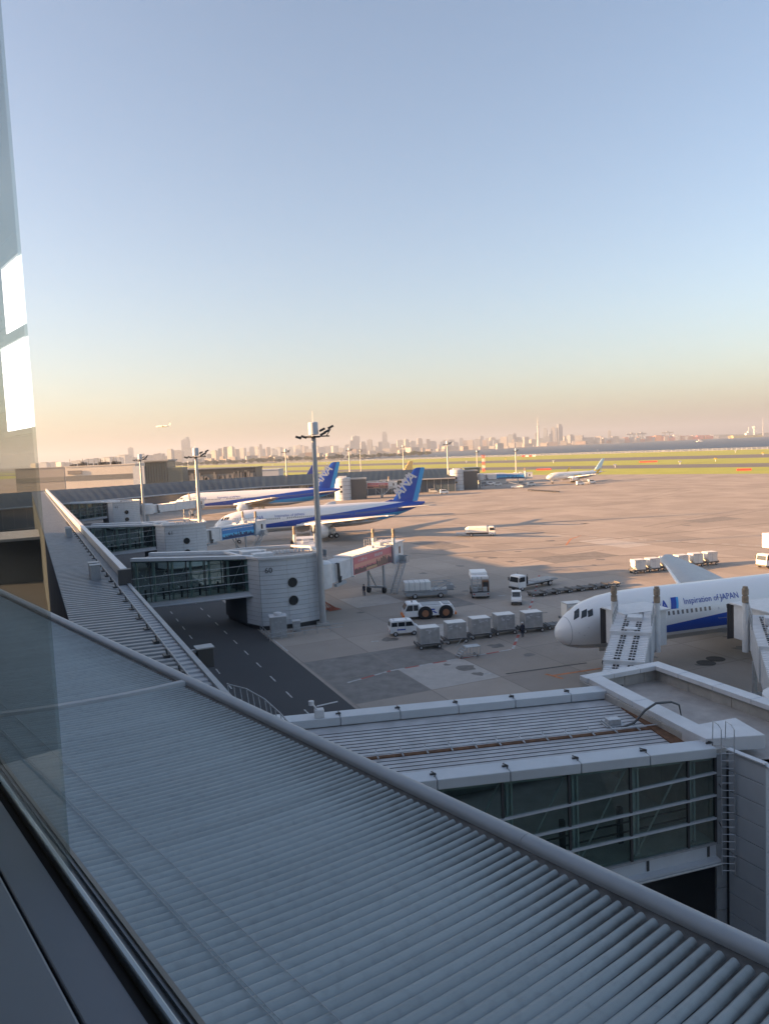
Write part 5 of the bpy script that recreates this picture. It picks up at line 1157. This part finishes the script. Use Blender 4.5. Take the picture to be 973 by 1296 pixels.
c_,w2,zt=block('control_building','dark glass control building with flat overhanging roof beside a mast','building',185,212,585,420,18,mat('control_glass',(.10,.12,.12),.2,spec=.7),(),roof=offw)
mb=MB(); mb.b2(-w2-6.5,-w2-.2,-2,14,0,zt-1.8); mb.ob('side_wing',panelw,c_)
mb=MB(); mb.b2(-w2-5,w2+1.8,-3,16,zt+.6,zt+1.3); mb.ob('overhang',offw,c_)
for k in range(9): mb=MB(); x=-w2+k*w2/4; mb.b2(x-.12,x+.12,-.3,0,0,zt); mb.ob('mullion',dark,c_)
mb=MB(); mb.b2(w2+.1,w2+8.5,0,12,0,zt-3.4); mb.ob('annex',mat('annex_dark',(.10,.12,.12),.3),c_)
h2,w2,zt=block('service_building','long low dark building with cluttered roof above the blue pier roof','building',216,324,594.5,480,26,mat('service_dark',(.045,.05,.055),.5),((.55,.8,bandm),))
mb=MB()
for i in range(40): x=rr.uniform(-w2,w2-2); mb.b2(x,x+rr.uniform(.6,2),-1.2,-.4,zt*rr.uniform(.35,.5),zt*rr.uniform(.6,.95))
mb.ob('roof_plant',mat('plant_grey',(.2,.2,.2),.6),h2)
h3,w2,zt=block('terminal_roof_block','pale long vaulted building beyond the blue pier roof','building',325,353,595,620,30,mat('pale_blue_wall',(.45,.47,.5),.5))
# far gate towers and bridges
def round_tower(px,dist,z,r,label):
    p=D(px,600,dist); t=thing('round_gate_tower',label,'gate tower',(p.x,dist,0),0,'far round gate towers')
    mb=MB(); mb.lathe((0,0,0),[(r,0),(r,z),(r*.9,z+.3),(.1,z+.35)],24); mb.ob('drum',panelw,t,smooth=True,angle=40)
    for k in range(5): mb=MB(); mb.lathe((0,0,z*(k+.6)/5.4),[(r+.03,-.05),(r+.03,.05)],24,cap=False); mb.ob('panel_joint',dark,t)
    for zz in(z*.62,z*.4): mb=MB(); mb.lathe((-.6,-r-.0,zz),[(.01,0),(.55,0),(.55,.4),(.01,.4)],16,'y',cap=False); mb.ob('round_window',winf,t)
    mb=MB(); mb.b2(r*.7,r+7,-.5,5,0,z*.92); mb.ob('stair_block',mat('stair_dark',(.10,.10,.10),.6),t); mb=MB(); mb.b2(r*.7,r+7.2,-.7,5.2,z*.92,z*.98); mb.ob('stair_roof',offw,t)
    mb=MB(); mb.b2(-r*.5,r*.5,-r*.4,r*.5,z+.3,z+1.0); mb.ob('roof_unit',white,t)
    return t
round_tower(577.5,385,10.2,3.6,'pale cylindrical gate tower in the middle distance under a mast')
round_tower(433,345,10.0,3.8,'pale cylindrical gate tower between the two blue tails')
def far_jet(px0,px1,dist,ad,label,zs=4.6):
    a=D(px0,600,dist); b=D(px1,600,dist); L=(b-a).length
    return jetway((a.x,dist,0),R(-3),label,L=L,zs=zs,ze=4.2,ad=ad,nsec=2,grp='far boarding bridges')
far_jet(447,497,352,'pink','sunlit boarding bridge with pink advert between the two blue tails')
far_jet(607,668,392,'blue','far boarding bridge with blue advert left of the small far airliner')
# buildings along the far apron edge
for i,(x0,x1,yt,ds,mm,lb) in enumerate(((536,566,600,420,mat('low_dark',(.07,.08,.08),.5),'dark low concourse block just right of the middle airliner tail'),(588,607,593,440,mat('low_glass',(.08,.11,.11),.3),'dark glazed concourse block behind the far cylindrical tower'),(440,540,608,400,mat('low_blue',(.10,.14,.18),.4),'low dark blue concourse behind the pink advert bridge'),(607,640,601,430,mat('low_pale',(.45,.46,.46),.5),'low pale connecting building behind the far blue advert'))):
    block('concourse_block',lb,'building',x0,x1,yt,ds,14,mm,((.5,.75,darkglass),))
# far vehicles
rr=random.Random(11); ORD=['first','second','third','fourth','fifth','sixth','seventh','eighth','ninth','tenth','eleventh','twelfth','thirteenth','fourteenth','fifteenth','sixteenth','seventeenth']
proto=None
fv=sorted([(468,612),(457,613),(478,612),(490,613),(507,616),(516,615),(548,621),(556,619),(562,622),(612,612),(621,611),(630,612),(660,611),(672,612),(741,610),(734,611),(748,609)])
pl_=['white','second white','third white']
for i,(x,y) in enumerate(fv):
    p=G(x,y+3); t=thing('service_vehicle',ORD[i]+' from the left of the tiny white service vehicles at the far apron edge','service vehicle',(p.x,p.y,0),rr.uniform(-.3,.3),'tiny service vehicles along the far apron edge')
    mb=MB(); mb.prof([(-2,.4),(-2,2.1),(.9,2.1),(1.3,1.4),(2.1,1.2),(2.1,.4)],-.9,.9); b=mb.ob('body',vw if i%3 else offw,t,bevel=.08); mb=MB(); mb.prof([(-1.4,1.45),(1.0,1.45),(.8,1.95),(-1.4,1.95)],-.93,.93); mb.ob('side_window',vgl,b)
    for xx in(-1.2,1.2):
        for yy in(-.8,.8): wheel(t,xx,yy,.35,.22)
p=G(460,640); t=thing('office_cabin','small white cabin with two dark windows behind the middle airliner','cabin',(-1.5,246,0),.1); mb=MB(); mb.b2(-3.6,3.6,-2,2,.3,3.6); b=mb.ob('wall',coverm,t,bevel=.05); mb=MB(); mb.b2(-3.8,3.8,-2.2,2.2,3.6,3.85); mb.ob('roof',white,t)
for x in(-.2,1.9): mb=MB(); mb.b2(x-.8,x+.8,-2.05,-1.95,1.2,2.8); mb.ob('window',vgl,b)
p=G(654,618); t=thing('belt_loader','small white belt loader on the far apron with raised belt','loader',(p.x,p.y,0),R(170)); mb=MB(); mb.b2(-3,3,-1,1,.5,1.3); b=mb.ob('body',vw,t,bevel=.06); mb=MB(); mb.bar((-3.5,0,1.2),(4.0,0,3.4),1.0,.3); mb.ob('belt',offw,b)
for xx in(-2,2):
    for yy in(-.9,.9): wheel(t,xx,yy,.4,.3)
for i in range(9):
    p=G(671+i*4.1,621.2+i*.25); t=thing('cargo_dolly',ORD[i]+' from the left of the tiny dark dollies in front of the far airliner','dolly',(p.x,p.y,0),R(-20),'tiny dollies in a row on the far apron'); mb=MB(); mb.b2(-1.3,1.3,-.8,.8,.4,.65); mb.ob('frame',dark,t)
    for xx in(-.9,.9):
        for yy in(-.7,.7): wheel(t,xx,yy,.22,.15)
# red and white instrument tower, orange-white huts, fence along the runway
p=D(612,595,640); t=thing('instrument_tower','red and white lattice instrument tower on the airfield','tower',(p.x,640,0))
for k in range(5):
    mb=MB(); z=k*2.8
    for a in(0,90,180,270): 
        c=math.cos(R(a))*1.2; s=math.sin(R(a))*1.2; c2=math.cos(R(a+90))*1.2; s2=math.sin(R(a+90))*1.2
        mb.tube([(c,s,z),(c,s,z+2.8)],.14,5); mb.tube([(c,s,z),(c2,s2,z+2.8)],.09,5); mb.tube([(c,s,z+2.8),(c2,s2,z+2.8)],.09,5)
    mb.ob('lattice_section',redm if k%2==0 else white,t)
mb=MB(); mb.b2(-1.6,1.6,-1.6,1.6,14,14.4); mb.ob('platform',redm,t)
t=thing('seaside_fence','long pale post fence along the runway edge by the water','fence',(0,0,0)); mb=MB()
a=Vector((*UV(-500,697),0)); 
for i in range(290):
    q=UV(-560+i*7.2,696); 
    if i==0: m0=MB(); m0.b2(-.18,.18,-.18,.18,0,3.2); pme=m0.mesh('post',panelw)
    link('post',pme,t,loc=(q[0],q[1],-.04))
for z in(.9,2.0,3.0): a=UV(-560,696); b=UV(1530,696); mb.bar((*a,z),(*b,z),.08,.12)
mb.ob('rail',panelw,t)
for k,(x,y,lb) in enumerate(((669,578,'long orange and white marker hut on the grass by the water'),(688,595,'low red marker on the grass right of the red tower'),(820,585,'red marker board out on the right hand grass'),(941,595.5,'dark red marker on the near grass at the right'))):
    p=G(x,y); t=thing('marker_hut',lb,'marker',(p.x,p.y,0),R(-20)); L=(12,6,8,4)[k]; 
    for i in range(4): mb=MB(); mb.b2(-L+L*.5*i,-L+L*.5*(i+1),-1.5,1.5,0,2.6 if k==0 else 1.2); mb.ob('panel',redm if i%2==0 else (white if k==0 else redm),t)
for i,(x,y) in enumerate(((299,597),(320,592),(345,590),(383,588),(402,587),(414,588),(476,583),(552,578),(590,586),(640,583),(700,586),(860,588),(905,584),(778,592),(930,573),(965,576),(756,571),(840,572))):
    p=G(x,y); t=thing('airfield_sign','small airfield light post standing on the grass','post',(p.x,p.y,0),0,'small airfield posts on the grass'); mb=MB(); mb.tube([(0,0,0),(0,0,2.2)],.25,6); mb.ob('stem',panelw,t); mb=MB(); mb.b2(-1.2,1.2,-.2,.2,2.0,3.0); mb.ob('head',panelw if i%3 else yellow,t)
for k,(x,y,lb) in enumerate(((207,539.5,'tiny airliner climbing in the sky at left'),)):
    p=D(x,y,1500); mb=MB(); mb.loft([[(-16+i*4,math.cos(a)*(1.9 if 0<i<7 else .4),math.sin(a)*(1.9 if 0<i<7 else .4)) for a in[j*math.pi/4 for j in range(8)]] for i in range(9)])
    t=thing('distant_airliner',lb,'airliner',p,R(-10)); mb.ob('fuselage',acw,t); mb=MB(); mb.add([(-3,0,-.5),(2,0,-.5),(7,16,.5),(5.5,16,.5)],[(0,1,2,3)]); mb.add([(-3,0,-.5),(2,0,-.5),(7,-16,.5),(5.5,-16,.5)],[(0,1,2,3)]); mb.ob('wing',wingm,t); mb=MB(); mb.prof([(10,1.5),(14,6.5),(16,6.5),(15.5,1.5)],-.2,.2); mb.ob('tail_fin',acw,t)
for k,(x,y,lb) in enumerate(((372,591,'dark parked airliner tail seen beyond the blue pier roof'),(496,587,'sunlit orange white airliner tail beyond the blue pier roof'))):
    p=D(x,y+8,560); t=thing('parked_airliner',lb,'airliner',(p.x,560,0),R(20)); z=D(x,y+8,560).z
    mb=MB(); mb.lathe((0,0,4.0),[(.2,-16),(1.6,-13),(2,-9),(2,8),(.3,17)],12,'x'); mb.ob('fuselage',acw,t,smooth=True); mb=MB(); mb.prof([(9,5.5),(14,13),(17,13),(16,5.5)],-.25,.25); mb.ob('tail_fin',bluep if k==0 else mat('tail_gold',(.85,.55,.2),.4),t)
    mb=MB(); mb.add([(-4,-1,3.4),(2,-1,3.4),(8,-16,4.6),(6,-16,4.6)],[(0,1,2,3)]); mb.ob('wing',wingm,t)
# ================================================================== CITY, PORT, TOWER
def citymat(name,c,win,sx,sz):
    m=bpy.data.materials.new(name); m.use_nodes=True; n=m.node_tree; b=n.nodes['Principled BSDF']; b.inputs['Roughness'].default_value=.6; K=n.links.new
    g=n.nodes.new('ShaderNodeTexCoord'); mp=n.nodes.new('ShaderNodeMapping'); mp.inputs['Rotation'].default_value=(R(90),0,0); K(g.outputs['Object'],mp.inputs[0])
    t=n.nodes.new('ShaderNodeTexBrick'); t.offset=0; t.inputs['Scale'].default_value=1; t.inputs['Brick Width'].default_value=sx; t.inputs['Row Height'].default_value=sz; t.inputs['Mortar Size'].default_value=sz*.16; t.inputs['Color1'].default_value=(*win,1); t.inputs['Color2'].default_value=(*[k*1.6 for k in win],1); t.inputs['Mortar'].default_value=(*c,1)
    K(mp.outputs[0],t.inputs['Vector']); K(t.outputs[0],b.inputs['Base Color']); return m
cms=[citymat('city_white',(.42,.39,.37),(.17,.17,.17),.14,.05),citymat('city_beige',(.34,.30,.26),(.22,.20,.18),.2,.04),citymat('city_grey',(.21,.22,.24),(.14,.15,.17),.12,.035),citymat('city_glass',(.15,.18,.22),(.10,.13,.17),.1,.03),citymat('city_brown',(.25,.19,.17),(.16,.13,.12),.16,.045)]
prot=[]
for k,cm_ in enumerate(cms):
    mb=MB(); mb.b2(-.5,.5,-.5,.5,0,.95 if k%2 else 1.0)
    if k%2: mb.b2(-.3,.3,-.3,.3,.95,1.0)
    if k==2: mb.b2(-.15,.15,-.1,.2,1.0,1.06)
    if k==3: mb.b2(-.42,.42,-.42,.42,1.0,1.05)
    prot.append(mb.mesh('office_block',cm_))
rr=random.Random(42); nb=0
def env(x):
    pts=[(40,4),(75,6),(120,8),(160,15),(200,11),(232,20),(245,16),(262,11),(290,17),(335,18),(380,13),(420,14),(470,18),(520,17),(560,13),(600,16),(660,14),(690,18),(720,12),(760,9)]
    for (a,b),(c,d) in zip(pts[:-1],pts[1:]):
        if a<=x<=c: return b+(d-b)*(x-a)/(c-a)
    return 6
def put(x,wpx,hpx,dist,k,label,grp,name='city_building'):
    global nb
    p=D(x,560,dist); hy=dist*hpx/950.0; wd=dist*wpx/950.0
    o=link(name,prot[k]); o.location=(p.x,dist,-.5); o.scale=(wd,wd*rr.uniform(.5,1.2),max(4,hy+22)); o.rotation_euler.z=rr.uniform(-.5,.5); tag(o,label,'building',grp); nb+=1
# tall blocks: heights above the horizon in sixteenths of a degree, farther to the right
CN=['white','beige','grey','blue glass','brown']
def zone(x): return 'above the hangars' if x<190 else 'above the long dark service building' if x<345 else 'behind the nearest mast' if x<440 else 'above the blue tails' if x<545 else 'left of the twin slim towers' if x<640 else 'around the tall needle tower' if x<700 else 'left of the port boxes'
x=42
while x<735:
    d=rr.uniform(4200,5600) if x<300 else rr.uniform(6500,8200)
    kk=rr.choice([0,1,2,2,3,3,4]); e=env(x); hpx=e*rr.uniform(.3,.85); wp=rr.uniform(3.2,8.5) if x>250 else rr.uniform(6,16)
    put(x,wp,hpx,d,kk,'hazy '+CN[kk]+' city tower on the skyline '+zone(x),'hazy city towers on the skyline'); x+=wp*rr.uniform(.62,1.25)
x=250
while x<740:
    d=rr.uniform(2600,3400) if x<430 else rr.uniform(4200,5600) if x<640 else rr.uniform(5600,6100)
    kk=rr.choice([0,0,0,1,1,4]); wp=rr.uniform(4,13); hp=rr.uniform(-3.2,1.5) if x<430 else rr.uniform(-1.5,3.5)
    put(x,wp,hp,d,kk,'low sunlit '+CN[kk]+' building at the foot of the skyline '+zone(x),'low sunlit waterfront buildings','waterfront_building'); x+=wp*rr.uniform(.7,1.3)
for (xx,wp,hp,k) in((690,5,18,3),(700,5,19,2),(708,6,22,3),(651,4,14,2),(645,4,13,2),(487,6,22,3),(450,9,19,2),(234,8,24,2),(238,5,26,3),(165,6,17,2),(771,3.5,12,2)):
    put(xx,wp,hp,7000,k,{690:'slim tower just right of the tall needle',700:'second tower right of the needle',708:'tallest block right of the needle',651:'right one of the twin slim towers left of the needle',645:'left one of the twin slim towers left of the needle',487:'tallest block above the tail of the middle airliner',450:'broad flat topped block right of the nearest mast',234:'tall hazy tower left of the middle mast head',238:'taller hazy tower just left of the middle mast head',165:'hazy tower alone at the left skyline',771:'lone hazy tower left of the cranes'}[xx],None)
# broadcasting tower
p=D(681,560,5900); t=thing('broadcast_tower','very tall thin needle tower on the skyline','tower',(p.x,5900,-.5)); t.scale=(.46,.46,.46); mb=MB(); mb.lathe((0,0,0),[(34,0),(22,120),(14,300),(12,330)],10); mb.ob('shaft',mat('needle_grey',(.40,.42,.45),.5),t); mb=MB(); mb.lathe((0,0,0),[(11,312),(24,325),(24,345),(11,352)],12); mb.ob('lower_deck',offw,t); mb=MB(); mb.lathe((0,0,0),[(11,350),(10,400),(16,408),(16,420),(5,425),(4,500),(1.5,540)],10); mb.ob('mast',offw,t)
# port with stacked boxes, cranes and a ship
reds=[mat('box_red',(.40,.10,.07),.6),mat('box_orange',(.50,.20,.08),.6),mat('box_white',(.6,.58,.55),.6),mat('box_brown',(.28,.15,.11),.6),mat('box_blue',(.12,.18,.28),.6)]
mb=MB(); mb.b2(-.5,.5,-.5,.5,0,1); bx=[]
for k in range(5):
    m2=MB(); m2.b2(-.5,.5,-.5,.5,0,.48); m2.b2(-.46,.5,-.5,.5,.5,1); bx.append(m2.mesh('container_stack',reds[k]))
x=745
while x<905:
    for layer in range(2):
        kk=rr.choice([0,0,1,3,2,4]); d=6050+layer*260; p=D(x+rr.uniform(-2,2),560,d); wp=rr.uniform(3,9); hp=rr.uniform(3.0,7.5)*(1 if x<860 else .7)
        o=link('container_stack',bx[kk]); o.location=(p.x,d,-.5); o.scale=(d*wp/950,30,d*hp/950); tag(o,'stack of '+['red','orange','white','brown','blue'][kk]+' cargo boxes at the far port','container stack','stacks of cargo boxes at the far port')
    x+=4.2
for (xx,wp,hp,k) in((743,14,9,0),(757,8,10,0),(733,9,12,2),(778,8,9,2),(806,5,6,0),(842,4,6,0)): put(xx,wp,hp-4,6000,k,{743:'white port building left of the boxes',757:'second white port building left of the boxes',733:'tallish grey block at the left end of the port',778:'grey port building left of the first crane',806:'white block below the first crane',842:'white block below the second crane'}[xx],None,'port_building')
for k,(xx,lb) in enumerate(((799,'left crane of the far port'),(811,'crane right beside the leftmost port crane'),(844,'right crane of the far port'))):
    p=D(xx,560,6100); t=thing('port_crane',lb+', dark gantry over coloured boxes','crane',(p.x,6100,-.5),rr.uniform(-.3,.3)); mb=MB()
    for a in(-18,18):
        for b in(-10,10): mb.b2(a-2,a+2,b-2,b+2,0,62)
    mb.b2(-20,20,-12,12,34,38); mb.ob('gantry',mat('crane_grey',(.2,.22,.25),.5),t); mb=MB(); mb.b2(-44,48,-5,5,60,70); mb.b2(-8,10,-9,9,66,78); mb.ob('boom',mat('crane_grey',(.2,.22,.25),.5),t)
p=D(937,553,5500); t=thing('ship','long pale yellow ship lying in front of the far shore','ship',(p.x,5450,-1.5),R(4)); mb=MB(); mb.loft([[(-128,0,18),(-126,0,18),(-126,.5,18)],[(-110,-10,0),(-112,0,20),(-110,10,0)],[(-80,-15,0),(-90,0,22),(-80,15,0)]]); mb.prism([(-110,0),(-90,-15),(128,-15),(128,15),(-90,15)],0,19); mb.ob('hull',mat('ship_yellow',(.70,.55,.22),.5),t); mb=MB(); mb.b2(10,60,-11,11,19,34); mb.b2(25,40,-9,9,34,46); mb.ob('superstructure',coverm,t); mb=MB(); mb.tube([(33,0,44),(33,0,78)],1.6,6); mb.tube([(90,0,18),(90,0,48)],1.2,6); mb.ob('ship_mast',white,t)
p=D(884,559.5,3400); t=thing('boat','small white boat out on the bay','boat',(p.x,3400,-1.6)); mb=MB(); mb.prism([(-14,0),(-8,-4),(14,-4),(14,4),(-8,4)],0,4); mb.ob('hull',coverm,t); mb=MB(); mb.b2(-2,9,-3,3,4,9); mb.ob('cabin',white,t)
p=D(951,543,7800); t=thing('chimney_mast','thin pale mast on the wooded hill at the right edge','mast',(D(965,545,7800).x,7800,0)); mb=MB(); mb.lathe((0,0,0),[(7,0),(4,120),(2,195)],8); mb.ob('shaft',offw,t)
t=thing('hill_tower','short white tower on the wooded hill','tower',(p.x,7750,0)); mb=MB(); mb.lathe((0,0,0),[(9,0),(9,80),(22,84),(22,100),(4,106)],10); mb.ob('shaft',coverm,t)
# trees edging the water on the left
for i in range(60):
    x=150+i*6.6+rr.uniform(-2,2); d=2350+rr.uniform(-120,160); p=D(x,580,d)
    if i<3:
        mb=MB(); blob(mb,(0,0,7),(9,7,5),260,1.5,100+i); cme=mb.mesh('crown',mat('far_tree',(.045,.06,.03),.9,var=.4,vs=.2)); m2=MB(); m2.tube([(0,0,0),(0,0,7)],[.7,.3],6); tme=m2.mesh('trunk',rust)
        if i==0: TR=[]
        TR.append((cme,tme))
    cme,tme=TR[i%3]; t=thing('tree','dark far tree along the airfield edge','tree',(p.x,d,-.3),rr.uniform(0,6),'dark far trees along the airfield edge'); t.scale=(1.6,1.2,rr.uniform(.8,1.4)); link('crown',cme,t); link('trunk',tme,t)
